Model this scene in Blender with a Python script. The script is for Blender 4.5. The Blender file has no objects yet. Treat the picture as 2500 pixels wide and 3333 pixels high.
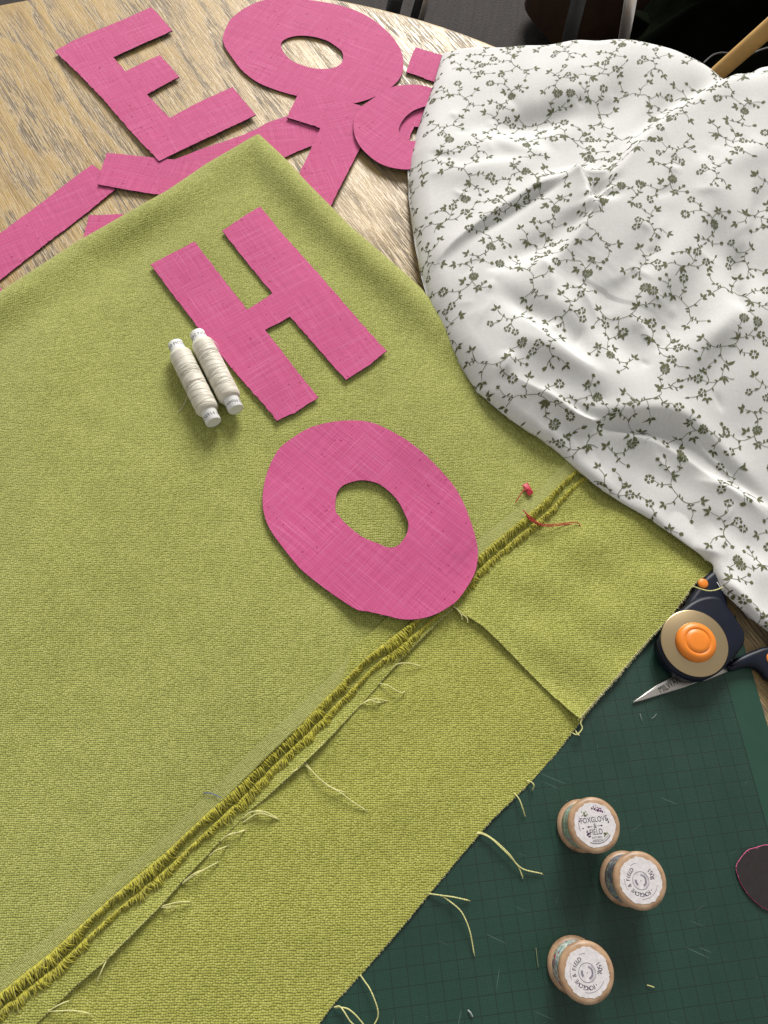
import bpy, bmesh, math, random
import numpy as np
from mathutils import Vector, Matrix
from mathutils.geometry import delaunay_2d_cdt

random.seed(7); rng = np.random.default_rng(7)
sc = bpy.context.scene
col = sc.collection
R = math.radians

# ------------------------------------------------------------------ camera
CAM_H = 0.53                      # camera height above the tabletop (z = 0), metres
FPX, CX, CY = 2518.0, 1250.0, 1666.5
_n = np.array([1135 - CX, 2733 - CY, FPX]); _n /= np.linalg.norm(_n)      # straight down, seen by the lens
_Y = np.array([0, 0, 1.0]) - _n[2] * _n; _Y /= np.linalg.norm(_Y)
_Z = -_n; _X = np.cross(_Y, _Z)
C2W = np.array([_X, _Y, _Z])
cam_d = bpy.data.cameras.new('camera'); cam = bpy.data.objects.new('camera', cam_d); col.objects.link(cam)
cam_d.sensor_fit = 'VERTICAL'; cam_d.sensor_height = 36.0; cam_d.lens = FPX / 3333.0 * 36.0
cam_d.clip_start = 0.02; cam_d.clip_end = 60
_r = C2W @ np.array([1, 0, 0]); _u = C2W @ np.array([0, -1, 0]); _b = C2W @ np.array([0, 0, -1])
cam.matrix_world = Matrix(((_r[0], _u[0], _b[0], 0), (_r[1], _u[1], _b[1], 0), (_r[2], _u[2], _b[2], CAM_H), (0, 0, 0, 1)))
sc.camera = cam

# ------------------------------------------------------------------ light
world = bpy.data.worlds.new('World'); sc.world = world; world.use_nodes = True
bg = world.node_tree.nodes['Background']; bg.inputs[0].default_value = (1.0, 0.975, 0.94, 1); bg.inputs[1].default_value = 0.38
ld = bpy.data.lights.new('window_light', 'AREA'); ld.shape = 'RECTANGLE'; ld.size = 2.2; ld.size_y = 2.3
ld.energy = 480; ld.color = (1.0, 0.98, 0.945)
lo = bpy.data.objects.new('window_light', ld); col.objects.link(lo)
lo.location = (0.35, 5.5, 2.95)
lo.rotation_euler = (Vector((0.0, 0.3, 0)) - lo.location).to_track_quat('-Z', 'Y').to_euler()
vs = sc.view_settings
vs.view_transform = 'Standard'; vs.look = 'None'; vs.exposure = 0.35; vs.gamma = 1.0; vs.use_curve_mapping = False

# ------------------------------------------------------------------ measuring helpers
def W(px, py, z=0.0):
    """point of the photograph (2500 x 3333) -> the place it shows at height z metres"""
    d = C2W @ np.array([(px - CX) / FPX, (py - CY) / FPX, 1.0])
    t = (z - CAM_H) / d[2]
    return np.array([t * d[0], t * d[1], z])
VIEWS = {'Z1': (0, 0, .6028), 'Z2': (700, 0, .6028), 'Z3': (1300, 0, .7233), 'Z4': (1300, 800, .7233), 'Z5': (1700, 1800, .4822),
         'Z6': (1600, 2500, .5425), 'Z7': (400, 600, .6028), 'Z8': (800, 1300, .6631), 'A1': (0, 2400, .6028), 'A2': (700, 1900, .6028),
         'A3': (1750, 2550, .3014), 'A4': (500, 1050, .211), 'A5': (2000, 1850, .3014), 'A6': (1800, 0, .422), 'A8': (1300, 2900, .4822),
         'B7': (1050, 3000, .211), 'D': (0, 0, 1.50693), 'P': (0, 0, 1.0)}
def Q(v, x, y, z=0.0):
    o = VIEWS[v]; return W(o[0] + x * o[2], o[1] + y * o[2], z)
def T(v, pts, z=0.0):
    return [tuple(Q(v, p[0], p[1], p[2] if len(p) > 2 else z)[:2]) for p in pts]

def spline(pts, closed=True, n=6):
    pts = [np.array(p, float) for p in pts]; N = len(pts); out = []
    rngi = range(N) if closed else range(N - 1)
    for i in rngi:
        if closed: a, b, c, d = pts[i - 1], pts[i], pts[(i + 1) % N], pts[(i + 2) % N]
        else: a, b, c, d = pts[max(i - 1, 0)], pts[i], pts[i + 1], pts[min(i + 2, N - 1)]
        for k in range(n):
            t = k / n
            out.append(.5 * ((2 * b) + (c - a) * t + (2 * a - 5 * b + 4 * c - d) * t * t + (3 * b - a - 3 * c + d) * t ** 3))
    if not closed: out.append(pts[-1])
    return out
def resample(pts, step, closed=True, jit=0.0):
    out = []; N = len(pts)
    for i in range(N if closed else N - 1):
        a = np.array(pts[i], float); b = np.array(pts[(i + 1) % N], float); L = np.linalg.norm(b - a)
        k = max(1, int(round(L / step)))
        for j in range(k):
            p = a + (b - a) * j / k
            if jit and j: p = p + rng.normal(0, jit, len(p))
            out.append(p)
    if not closed: out.append(np.array(pts[-1], float))
    return out
def inside(P, poly):
    x, y = P[:, 0], P[:, 1]; poly = np.asarray(poly); r = np.zeros(len(P), bool); j = len(poly) - 1
    for i in range(len(poly)):
        xi, yi = poly[i]; xj, yj = poly[j]
        c = ((yi > y) != (yj > y)) & (x < (xj - xi) * (y - yi) / (yj - yi + 1e-20) + xi)
        r ^= c; j = i
    return r
def dist_poly(P, line, closed=False):
    """distance and signed side of points to a polyline; parameter along it"""
    P = np.asarray(P)[:, :2]; line = np.asarray(line)[:, :2]
    best = np.full(len(P), 1e9); side = np.zeros(len(P)); par = np.zeros(len(P))
    N = len(line); L = np.r_[0, np.cumsum(np.linalg.norm(np.diff(line, axis=0), axis=1))]
    for i in range(N if closed else N - 1):
        a = line[i]; b = line[(i + 1) % N]; d = b - a; l2 = d @ d + 1e-18
        t = np.clip(((P - a) @ d) / l2, 0, 1); q = P - (a + t[:, None] * d); dd = np.hypot(q[:, 0], q[:, 1])
        m = dd < best; best[m] = dd[m]
        s = d[0] * (P[:, 1] - a[1]) - d[1] * (P[:, 0] - a[0]); side[m] = np.sign(s[m])
        if not closed: par[m] = (L[i] + t[m] * math.sqrt(l2)) / L[-1]
    return best, side, par
_ph = rng.uniform(0, 6.28, (24,)); _an = rng.uniform(0, 6.28, (24,)); _fr = rng.uniform(.6, 1.7, (24,))
def ripple(x, y, wl, k0=0, k=6):
    r = 0
    for i in range(k0, k0 + k):
        r = r + np.sin((x * math.cos(_an[i % 24]) + y * math.sin(_an[i % 24])) * 6.283 / wl * _fr[i % 24] + _ph[i % 24])
    return r / math.sqrt(k)

# ------------------------------------------------------------------ object helpers
def tag(o, label=None, cat=None, group=None, kind=None):
    if label: o['label'] = label
    if cat: o['category'] = cat
    if group: o['group'] = group
    if kind: o['kind'] = kind
    return o
def empty(name, loc, label, cat, group=None, rz=0):
    o = bpy.data.objects.new(name, None); o.empty_display_size = .02; col.objects.link(o)
    o.location = loc; o.rotation_euler = (0, 0, rz); return tag(o, label, cat, group)
def mesh_obj(name, verts, faces, mat, parent=None, smooth=True, world_coords=True):
    """verts in world metres; under a parent they are written relative to it"""
    me = bpy.data.meshes.new(name)
    v = np.asarray(verts, float)
    if parent is not None and world_coords:
        Mw = Matrix.Identity(4); q_ = parent
        while q_ is not None: Mw = Matrix.Translation(q_.location) @ q_.rotation_euler.to_matrix().to_4x4() @ Mw; q_ = q_.parent
        M = np.array(Mw.inverted())
        v = v @ M[:3, :3].T + M[:3, 3]
    me.from_pydata([tuple(p) for p in v], [], [tuple(int(i) for i in f) for f in faces])
    if smooth is True: me.polygons.foreach_set('use_smooth', [True] * len(me.polygons))
    elif smooth is not False: me.polygons.foreach_set('use_smooth', list(smooth))
    me.materials.append(mat); me.update()
    o = bpy.data.objects.new(name, me); col.objects.link(o)
    if parent is not None: o.parent = parent
    return o
class MB:
    def __init__(s): s.v = []; s.f = []; s.s = []
    def add(s, v, f, smooth=True):
        b = len(s.v); s.v += [tuple(p) for p in v]; s.f += [tuple(i + b for i in q) for q in f]; s.s += [smooth] * len(f)
    def tube(s, pts, rad, n=6, caps=True):
        pts = [np.array(p, float) for p in pts]; N = len(pts)
        rad = rad if hasattr(rad, '__len__') else [rad] * N
        v = []; up = np.array([0, 0, 1.0])
        for i in range(N):
            t = pts[min(i + 1, N - 1)] - pts[max(i - 1, 0)]; t /= np.linalg.norm(t) + 1e-12
            a = np.cross(t, up)
            if np.linalg.norm(a) < .1: a = np.cross(t, [1, 0, 0])
            a /= np.linalg.norm(a); b = np.cross(a, t)
            for k in range(n):
                w = 6.28318 * k / n; v.append(pts[i] + rad[i] * (a * math.cos(w) + b * math.sin(w)))
        f = [(i * n + k, i * n + (k + 1) % n, (i + 1) * n + (k + 1) % n, (i + 1) * n + k) for i in range(N - 1) for k in range(n)]
        if caps: f += [tuple(range(n))[::-1], tuple((N - 1) * n + k for k in range(n))]
        s.add(v, f)
    def lathe(s, prof, c, axis=(0, 0, 1), n=48, side=None):
        """prof: (radius, along) pairs"""
        ax = np.array(axis, float); ax /= np.linalg.norm(ax)
        a = np.array(side, float) if side is not None else (np.array([1., 0, 0]) if abs(ax[0]) < .9 else np.array([0, 1., 0]))
        a = a - (a @ ax) * ax; a /= np.linalg.norm(a); b = np.cross(ax, a); c = np.array(c, float); v = []
        for r, h in prof:
            for k in range(n):
                w = 6.28318530718 * k / n; v.append(c + ax * h + r * (a * math.cos(w) + b * math.sin(w)))
        f = [(i * n + k, i * n + (k + 1) % n, (i + 1) * n + (k + 1) % n, (i + 1) * n + k) for i in range(len(prof) - 1) for k in range(n)]
        f += [tuple(range(n))[::-1], tuple((len(prof) - 1) * n + k for k in range(n))]
        s.add(v, f)
    def build(s, name, mat, parent=None): return mesh_obj(name, s.v, s.f, mat, parent, s.s)

def sheet(name, outline, zf, thick, mat, parent=None, holes=(), step=.004, jit=0.0, ang=0.0, fine=None, back=None):
    """a cut piece of cloth: outline traced, filled with small triangles, bent by zf, given thickness"""
    outs = [resample(outline, step, True, jit)] + [resample(h, min(step, .002), True, jit) for h in holes]
    cons = []; edges = []
    for o in outs:
        b = len(cons); cons += [tuple(p[:2]) for p in o]; edges += [(b + i, b + (i + 1) % len(o)) for i in range(len(o))]
    A = np.array(outs[0])[:, :2]; lo_, hi_ = A.min(0), A.max(0)
    gx = np.arange(lo_[0], hi_[0], step); gy = np.arange(lo_[1], hi_[1], step * .866)
    G = np.array([(x + (j % 2) * step / 2, y) for j, y in enumerate(gy) for x in gx])
    if fine is not None:
        fs, fd, line = fine
        fx = np.arange(lo_[0], hi_[0], fs); fy = np.arange(lo_[1], hi_[1], fs)
        F_ = np.array(np.meshgrid(fx, fy)).reshape(2, -1).T
        m = np.zeros(len(F_), bool)
        L = resample(line, .01, False); LL = np.array(L)[:, :2]
        for c in LL: m |= ((F_ - c) ** 2).sum(1) < (fd + .006) ** 2
        F_ = F_[m]; F_ = F_[dist_poly(F_, line)[0] < fd]
        G = np.r_[G[dist_poly(G, line)[0] > fd], F_]
    m = inside(G, np.array(outs[0])[:, :2])
    for h in outs[1:]: m &= ~inside(G, np.array(h)[:, :2])
    G = G[m]
    for o in outs: G = G[dist_poly(G, np.array(o), True)[0] > .0006]
    allp = [Vector((p[0] * 1000, p[1] * 1000)) for p in cons] + [Vector((p[0] * 1000, p[1] * 1000)) for p in G]
    vo, eo, fo, *_ = delaunay_2d_cdt(allp, edges, [], 0, 1e-5)
    V = np.array([(p.x, p.y) for p in vo]) / 1000; Fc = np.array([tuple(f) for f in fo if len(f) == 3])
    cen = V[Fc].mean(1); m = inside(cen, np.array(outs[0])[:, :2])
    for h in outs[1:]: m &= ~inside(cen, np.array(h)[:, :2])
    Fc = Fc[m]
    z = zf(V[:, 0], V[:, 1]); n = len(V)
    top = np.c_[V, z]; bot = np.c_[V, z - thick]
    cnt = {}
    for f in Fc:
        for a, b in ((f[0], f[1]), (f[1], f[2]), (f[2], f[0])): cnt[(a, b)] = 1
    bd = [(a, b) for (a, b) in cnt if (b, a) not in cnt]
    verts = [*top, *bot]; faces = [tuple(f) for f in Fc] + [tuple((f + n)[::-1]) for f in Fc]; sm = [True] * len(faces)
    for a, b in bd:
        k = len(verts); verts += [top[a], top[b], bot[b], bot[a]]; faces.append((k + 1, k, k + 3, k + 2)); sm.append(False)
    verts = np.array(verts)
    if parent is None:
        c = np.array([*V.mean(0), (z - thick).min()]); ca, sa = math.cos(-ang), math.sin(-ang)
        v = (verts - c) @ np.array([[ca, -sa, 0], [sa, ca, 0], [0, 0, 1]]).T
        o = mesh_obj(name, v, faces, mat, None, sm); o.location = c; o.rotation_euler = (0, 0, ang)
    else: o = mesh_obj(name, verts, faces, mat, parent, sm)
    if back is not None:
        o.data.materials.append(back); nt = len(Fc); o.data.polygons.foreach_set('material_index', [0 if i < nt else 1 for i in range(len(o.data.polygons))])  # cut sides share the dark backing, painting in the shadow line along the edges
    return o

_txt = {}
def text2d(s, size):
    """flat lettering as (verts2d centred, faces)"""
    key = s
    if key not in _txt:
        cu = bpy.data.curves.new('lettering', 'FONT'); cu.body = s; cu.size = 1.0; cu.resolution_u = 3
        cu.align_x = 'CENTER'; cu.align_y = 'CENTER'
        ob = bpy.data.objects.new('lettering', cu); col.objects.link(ob)
        dg = bpy.context.evaluated_depsgraph_get(); dg.update()
        me = bpy.data.meshes.new_from_object(ob.evaluated_get(dg))
        _txt[key] = (np.array([v.co[:2] for v in me.vertices]), [tuple(p.vertices) for p in me.polygons])
        bpy.data.objects.remove(ob); bpy.data.curves.remove(cu); bpy.data.meshes.remove(me)
    v, f = _txt[key]; return v * size, f

# ------------------------------------------------------------------ material helpers
class NT:
    def __init__(s, name, rough=.6, base=(.5, .5, .5), **kw):
        s.m = bpy.data.materials.new(name); s.m.use_nodes = True; s.t = s.m.node_tree; s.b = s.t.nodes['Principled BSDF']
        s.b.inputs['Base Color'].default_value = (*base, 1); s.b.inputs['Roughness'].default_value = rough
        for k, v in kw.items(): s.b.inputs[k.replace('_', ' ')].default_value = v
    def n(s, typ, **kw):
        nd = s.t.nodes.new(typ)
        for k, v in kw.items():
            if k.startswith('i_'):
                key = k[2:].replace('_', ' '); nd.inputs[key].default_value = v
            else: setattr(nd, k, v)
        return nd
    def l(s, a, b): s.t.links.new(a, b)
    def co(s, rot=0.0, scale=(1, 1, 1)):
        tc = s.n('ShaderNodeTexCoord'); mp = s.n('ShaderNodeMapping'); s.l(tc.outputs['Object'], mp.inputs['Vector'])
        mp.inputs['Rotation'].default_value = (0, 0, rot)
        m2 = s.n('ShaderNodeMapping'); s.l(mp.outputs[0], m2.inputs['Vector']); m2.inputs['Scale'].default_value = scale
        return m2.outputs[0]
    def noise(s, vec, scale, detail=2, rough=.5):
        nd = s.n('ShaderNodeTexNoise'); nd.inputs['Scale'].default_value = scale; nd.inputs['Detail'].default_value = detail
        nd.inputs['Roughness'].default_value = rough; s.l(vec, nd.inputs['Vector']); return nd.outputs['Fac']
    def ramp(s, fac, stops):
        nd = s.n('ShaderNodeValToRGB'); e = nd.color_ramp.elements
        while len(e) < len(stops): e.new(.5)
        for q, (p, c) in zip(e, stops): q.position = p; q.color = (*c, 1) if hasattr(c, '__len__') else (c, c, c, 1)
        s.l(fac, nd.inputs[0]); return nd.outputs[0]
    def math(s, op, a, b=None, clamp=False):
        nd = s.n('ShaderNodeMath', operation=op, use_clamp=clamp)
        for i, q in enumerate((a, b)):
            if q is None: continue
            if hasattr(q, 'is_output'): s.l(q, nd.inputs[i])
            else: nd.inputs[i].default_value = q
        return nd.outputs[0]
    def mix(s, fac, a, b, mode='MIX'):
        nd = s.n('ShaderNodeMix', data_type='RGBA', blend_type=mode)
        for sock, q in ((nd.inputs['Factor'], fac), (nd.inputs['A'], a), (nd.inputs['B'], b)):
            if hasattr(q, 'is_output'): s.l(q, sock)
            elif hasattr(q, '__len__'): sock.default_value = (*q, 1)
            else: sock.default_value = q
        return nd.outputs['Result']
    def color(s, c): s.l(c, s.b.inputs['Base Color'])
    def bump(s, h, dist, strength=1.0):
        nd = s.n('ShaderNodeBump'); nd.inputs['Distance'].default_value = dist; nd.inputs['Strength'].default_value = strength
        s.l(h, nd.inputs['Height']); s.l(nd.outputs[0], s.b.inputs['Normal']); return nd

def plain(name, base, rough=.6, var=.0, scale=200, **kw):
    m = NT(name, rough, base, **kw)
    if var:
        f = m.noise(m.co(), scale, 4, .6)
        m.color(m.ramp(f, [(.25, tuple(c * (1 - var) for c in base)), (.75, tuple(min(1, c * (1 + var)) for c in base))]))
    return m.m

def mat_oak():
    m = NT('oak', .42)
    g = m.co(R(52), (1, 1, 1))                              # grain along local x
    warp = m.noise(m.co(R(52), (2.2, 7, 1)), 1.0, 3, .55)
    cx = m.n('ShaderNodeSeparateXYZ'); m.l(g, cx.inputs[0])
    yy = m.math('ADD', m.math('MULTIPLY', cx.outputs[1], 16.0), m.math('MULTIPLY', warp, 4.2))
    w2 = m.noise(m.co(R(52), (9, 40, 1)), 1.0, 3, .6)
    yy = m.math('ADD', yy, m.math('MULTIPLY', w2, .55))
    ring = m.math('FRACT', m.math('MULTIPLY', yy, 1.7))
    early = m.ramp(ring, [(0, 1), (.22, .75), (.55, .12), (.9, .05), (1, 1)])
    pores = m.noise(m.co(R(52), (48, 950, 1)), 1.0, 2, .6)
    pores2 = m.noise(m.co(R(52), (22, 520, 1)), 1.0, 2, .6)
    pp = m.math('MAXIMUM', m.ramp(pores, [(.5, 0), (.6, 1)]), m.ramp(pores2, [(.53, 0), (.63, .9)]))
    pf = m.math('MULTIPLY', pp, m.math('ADD', m.math('MULTIPLY', early, .75), .20), clamp=True)
    tone = m.noise(m.co(R(52), (14, 120, 1)), 1.0, 4, .6)
    base = m.ramp(tone, [(.3, (.31, .200, .074)), (.55, (.42, .288, .117)), (.8, (.51, .365, .165))])
    base = m.mix(m.math('MULTIPLY', early, .35), base, (.42, .34, .23))
    m.color(m.mix(pf, base, (.12, .092, .068)))
    m.l(m.ramp(pf, [(0, .40), (1, .68)]), m.b.inputs['Roughness'])
    m.bump(m.math('MULTIPLY', pf, -1.0), .0006, .8)
    return m.m

def mat_chenille(name, c_lo, c_mid, c_hi, pitch, rot, bump=.0007, patch=.5):
    m = NT(name, .85, Sheen_Weight=.25, Sheen_Roughness=.4)
    m.b.inputs['Specular IOR Level'].default_value = .15
    wv = m.n('ShaderNodeTexNoise'); wv.inputs['Scale'].default_value = 130; wv.inputs['Detail'].default_value = 2
    c0 = m.co(rot); m.l(c0, wv.inputs['Vector'])
    add = m.n('ShaderNodeVectorMath', operation='MULTIPLY_ADD')
    m.l(wv.outputs['Color'], add.inputs[0]); add.inputs[1].default_value = (.0016, .0016, 0); m.l(c0, add.inputs[2])
    vo = m.n('ShaderNodeTexVoronoi'); vo.voronoi_dimensions = '2D'; vo.inputs['Scale'].default_value = 1.0 / pitch
    vo.inputs['Randomness'].default_value = .40
    sk = m.n('ShaderNodeMapping'); sk.inputs['Scale'].default_value = (1.0, 1.12, 1); m.l(add.outputs[0], sk.inputs['Vector'])
    m.l(sk.outputs[0], vo.inputs['Vector'])
    d = vo.outputs['Distance']; rnd = m.n('ShaderNodeSeparateColor'); m.l(vo.outputs['Color'], rnd.inputs[0])
    dome = m.ramp(d, [(0, 1), (.3, .85), (.55, .25), (.75, 0)])
    big = m.noise(m.co(rot, (1, 1.6, 1)), 38, 4, .6)
    fib = m.noise(c0, 1900, 2, .6)
    v = m.math('ADD', m.math('MULTIPLY', rnd.outputs[0], .30), m.math('MULTIPLY', big, patch))
    v = m.math('ADD', v, m.math('MULTIPLY', dome, .36)); v = m.math('ADD', v, m.math('MULTIPLY', fib, .2))
    m.color(m.ramp(v, [(.22, c_lo), (.62, c_mid), (1.0, c_hi)]))
    h = m.math('ADD', dome, m.math('MULTIPLY', fib, .5)); h = m.math('ADD', h, m.math('MULTIPLY', rnd.outputs[1], .35))
    m.bump(h, bump, .9)
    return m.m

def mat_linen():
    m = NT('pink_linen', .8, Sheen_Weight=.12)
    m.b.inputs['Specular IOR Level'].default_value = .2
    a1 = m.noise(m.co(0, (15, 1900, 1)), 1.0, 2, .5); b1 = m.noise(m.co(.02, (1900, 17, 1)), 1.0, 2, .55)
    sl = m.math('MAXIMUM', m.ramp(a1, [(.60, 0), (.67, 1)]), m.ramp(b1, [(.61, 0), (.68, .9)]))
    a2 = m.noise(m.co(0, (22, 900, 1)), 1.0, 2, .5); b2 = m.noise(m.co(0, (900, 24, 1)), 1.0, 2, .5)
    dk = m.math('ADD', m.math('MULTIPLY', a2, .5), m.math('MULTIPLY', b2, .5))
    wx = m.n('ShaderNodeTexWave', wave_type='BANDS', bands_direction='X'); wy = m.n('ShaderNodeTexWave', wave_type='BANDS', bands_direction='Y')
    for w in (wx, wy):
        w.inputs['Scale'].default_value = 430; w.inputs['Distortion'].default_value = 1.2; w.inputs['Detail'].default_value = 1
        w.inputs['Detail Scale'].default_value = 2; m.l(m.co(), w.inputs['Vector'])
    wv = m.math('MULTIPLY', m.math('ADD', wx.outputs['Fac'], wy.outputs['Fac']), .5)
    t = m.math('ADD', m.math('MULTIPLY', dk, 1.0), m.math('MULTIPLY', wv, .28))
    base = m.ramp(t, [(.38, (.39, .050, .145)), (.62, (.50, .078, .205)), (.85, (.59, .118, .27))])
    c = m.mix(m.math('MULTIPLY', sl, .45), base, (.78, .27, .46))
    sp = m.ramp(m.noise(m.co(), 330, 1, .4), [(.735, 0), (.76, 1)])
    m.color(m.mix(m.math('MULTIPLY', sp, .75), c, (.25, .01, .06)))
    m.bump(m.math('ADD', m.math('MULTIPLY', sl, .6), wv), .00025, .7)
    return m.m

def mat_cotton():
    m = NT('white_cotton', .95, (.80, .80, .80)); m.b.inputs['Specular IOR Level'].default_value = .05
    c = m.co(R(35), (260, 2600, 1)); c2 = m.co(R(35), (2600, 300, 1))
    t = m.math('ADD', m.noise(c, 1.0, 2), m.noise(c2, 1.0, 2))
    m.color(m.ramp(m.math('MULTIPLY', t, .5), [(.3, (.55, .543, .53)), (.7, (.67, .664, .65))]))
    big = m.noise(m.co(), 60, 3, .55)
    m.bump(m.math('ADD', m.math('MULTIPLY', t, .3), big), .0005, .4)
    return m.m

def mat_mat():
    m = NT('cutting_mat', .42); m.b.inputs['Specular IOR Level'].default_value = .45
    tc = m.n('ShaderNodeTexCoord'); s = m.n('ShaderNodeSeparateXYZ'); m.l(tc.outputs['Object'], s.inputs[0])
    X_, Y_ = s.outputs[0], s.outputs[1]
    def lines(c, pitch, wdt, off=0.0):
        a = m.math('FRACT', m.math('ADD', m.math('DIVIDE', c, pitch), 100.5 + off))
        return m.math('LESS_THAN', m.math('ABSOLUTE', m.math('SUBTRACT', a, .5)), wdt / pitch / 2)
    fine = m.math('MAXIMUM', lines(X_, .001, .00030), lines(Y_, .001, .00030))
    fine = m.math('MULTIPLY', fine, .72)
    mid = m.math('MULTIPLY', m.math('MAXIMUM', lines(X_, .005, .00034), lines(Y_, .005, .00034)), .85)
    bold = m.math('MAXIMUM', lines(X_, .01, .00062), lines(Y_, .01, .00062))
    g = m.math('MAXIMUM', m.math('MAXIMUM', fine, mid), bold)
    worn = m.noise(m.co(), 55, 4, .6)
    g = m.math('MULTIPLY', g, m.ramp(worn, [(.25, .72), (.7, 1.0)]))
    # plain border: object origin sits at the printed field's right hand edge, x grows to the right
    field = m.math('LESS_THAN', X_, .0004)
    edge = m.math('LESS_THAN', m.math('ABSOLUTE', X_), .0004)
    g = m.math('MAXIMUM', m.math('MULTIPLY', g, field), edge)
    tone = m.noise(m.co(), 14, 3, .6)
    base = m.ramp(tone, [(.3, (.008, .042, .026)), (.7, (.012, .056, .036))])
    base = m.mix(m.math('SUBTRACT', 1.0, field), base, (.009, .050, .030))
    c = m.mix(m.math('MULTIPLY', g, .85), base, (.003, .011, .009))
    for rot, sc_, th in ((.5, (28, 900, 1), .76), (1.9, (35, 800, 1), .765), (2.7, (22, 700, 1), .775), (.1, (420, 520, 1), .80)):
        c = m.mix(m.math('MULTIPLY', m.ramp(m.noise(m.co(rot, sc_), 1.0, 1, .4), [(th, 0), (th + .03, 1)]), .30), c, (.20, .28, .25))
    m.color(c)
    m.l(m.ramp(worn, [(.2, .36), (.8, .55)]), m.b.inputs['Roughness'])
    m.bump(m.math('ADD', m.math('MULTIPLY', g, -.4), m.noise(m.co(), 2600, 2)), .00012, .6)
    return m.m

def mat_turned_wood():
    m = NT('turned_beech', .45)
    a = m.noise(m.co(0, (60, 60, 420)), 1.0, 3, .6); b = m.noise(m.co(0, (1, 1, .4)), 130, 4, .6)
    t = m.math('ADD', m.math('MULTIPLY', a, .4), m.math('MULTIPLY', b, .6))
    m.color(m.ramp(t, [(.3, (.14, .072, .038)), (.5, (.36, .225, .130)), (.72, (.48, .34, .22))]))
    m.bump(a, .0002, .5); return m.m

def mat_print(name, ground, leafs, line):
    m = NT(name, .5)
    c = m.co(0, (1, 1, 1))
    v1 = m.n('ShaderNodeTexVoronoi'); v1.inputs['Scale'].default_value = 430; m.l(c, v1.inputs['Vector'])
    v2 = m.n('ShaderNodeTexVoronoi', feature='DISTANCE_TO_EDGE'); v2.inputs['Scale'].default_value = 430; m.l(c, v2.inputs['Vector'])
    sp = m.n('ShaderNodeSeparateColor'); m.l(v1.outputs['Color'], sp.inputs[0])
    st = [(0, ground)] + [(.35 + .65 * i / len(leafs), l) for i, l in enumerate(leafs)]
    rp = m.n('ShaderNodeValToRGB'); rp.color_ramp.interpolation = 'CONSTANT'; e = rp.color_ramp.elements
    while len(e) < len(st): e.new(.5)
    for q, (p, cc) in zip(e, st): q.position = p; q.color = (*cc, 1)
    m.l(sp.outputs[0], rp.inputs[0])
    m.color(m.mix(m.ramp(v2.outputs['Distance'], [(.03, .8), (.10, 0)]), rp.outputs[0], line)); return m.m

def mat_thread():
    m = NT('ivory_thread', .55, Sheen_Weight=.3)
    w = m.n('ShaderNodeTexWave', wave_type='BANDS', bands_direction='Y'); w.inputs['Scale'].default_value = 900
    w.inputs['Distortion'].default_value = 6; w.inputs['Detail'].default_value = 2; w.inputs['Detail Scale'].default_value = .06
    c = m.co(.16); m.l(c, w.inputs['Vector'])
    f = m.noise(m.co(.16, (60, 1400, 60)), 1.0, 3, .6)
    g = m.noise(m.co(-.22, (40, 420, 40)), 1.0, 3, .6)
    t = m.math('ADD', m.math('MULTIPLY', f, .6), m.math('MULTIPLY', g, .5))
    m.color(m.ramp(t, [(.33, (.40, .36, .28)), (.52, (.56, .52, .43)), (.72, (.68, .64, .55))]))
    m.bump(m.math('ADD', f, m.math('MULTIPLY', g, .6)), .0003, .7); return m.m

def mat_carpet():
    m = NT('carpet', .95)
    a = m.noise(m.co(.1, (130, 14, 1)), 1.0, 3, .6); b = m.noise(m.co(), 240, 3, .6)
    m.color(m.ramp(m.math('ADD', m.math('MULTIPLY', a, .6), m.math('MULTIPLY', b, .4)), [(.3, (.015, .012, .0105)), (.7, (.033, .027, .024))]))
    m.bump(b, .004, .8); return m.m

M_oak = mat_oak(); M_linen = mat_linen(); M_cotton = mat_cotton(); M_mat = mat_mat(); M_beech = mat_turned_wood(); M_thread = mat_thread()
M_gtop = mat_chenille('green_chenille', (.185, .195, .040), (.325, .338, .088), (.49, .50, .165), .00140, R(-7), bump=.0005, patch=.30)
M_gbot = mat_chenille('lime_chenille', (.20, .205, .034), (.35, .352, .078), (.51, .51, .150), .00150, R(-6), .00055, .22)
M_gflap = mat_chenille('green_chenille_flap', (.19, .20, .032), (.345, .352, .082), (.52, .52, .155), .00150, R(-6), .00055, .26)
M_fringe = plain('chenille_fringe', (.36, .33, .018), .7, .45, 420, Sheen_Weight=.3)
M_fray = plain('frayed_yarn', (.60, .58, .25), .8, .25, 600)
M_stub = plain('cut_yarn', (.64, .60, .34), .8, .4, 700)
M_linenf = plain('pink_fibre', (.66, .20, .33), .8, .3, 900)
M_print = plain('olive_print', (.090, .095, .036), .8, .3, 900)
M_paper = plain('label_paper', (.57, .54, .545), .85, .16, 420)
M_ink = plain('violet_ink', (.035, .022, .05), .7, .35, 900)
M_inkf = plain('faded_ink', (.16, .14, .19), .75, .4, 900)
M_purple = plain('plum_ink', (.15, .04, .13), .7, .4, 1500)
M_olive = plain('olive_ink', (.16, .17, .07), .7, .4, 1500)
M_navy = plain('navy_plastic', (.004, .006, .016), .42, .25, 90, Specular_IOR_Level=.25)
M_black = plain('black_plastic', (.006, .006, .007), .45)
M_orange = plain('orange_plastic', (.72, .20, .012), .42, .06, 500)
M_steel = NT('brushed_steel', .36, (.50, .47, .43), Metallic=1.0).m
M_blade = NT('steel_brown_reflection', .30, (.50, .38, .22), Metallic=1.0).m  # brown-gold reflection on the steel is put into its base colour
M_chrome = NT('chrome', .28, (.80, .76, .72), Metallic=1.0).m
M_darkmetal = plain('dark_tube', (.02, .02, .022), .35)
M_whiteplastic = plain('white_plastic', (.66, .66, .63), .45)
M_red = plain('red_plastic', (.42, .014, .03), .55)
M_redt = plain('red_thread', (.42, .008, .02), .7)
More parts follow.
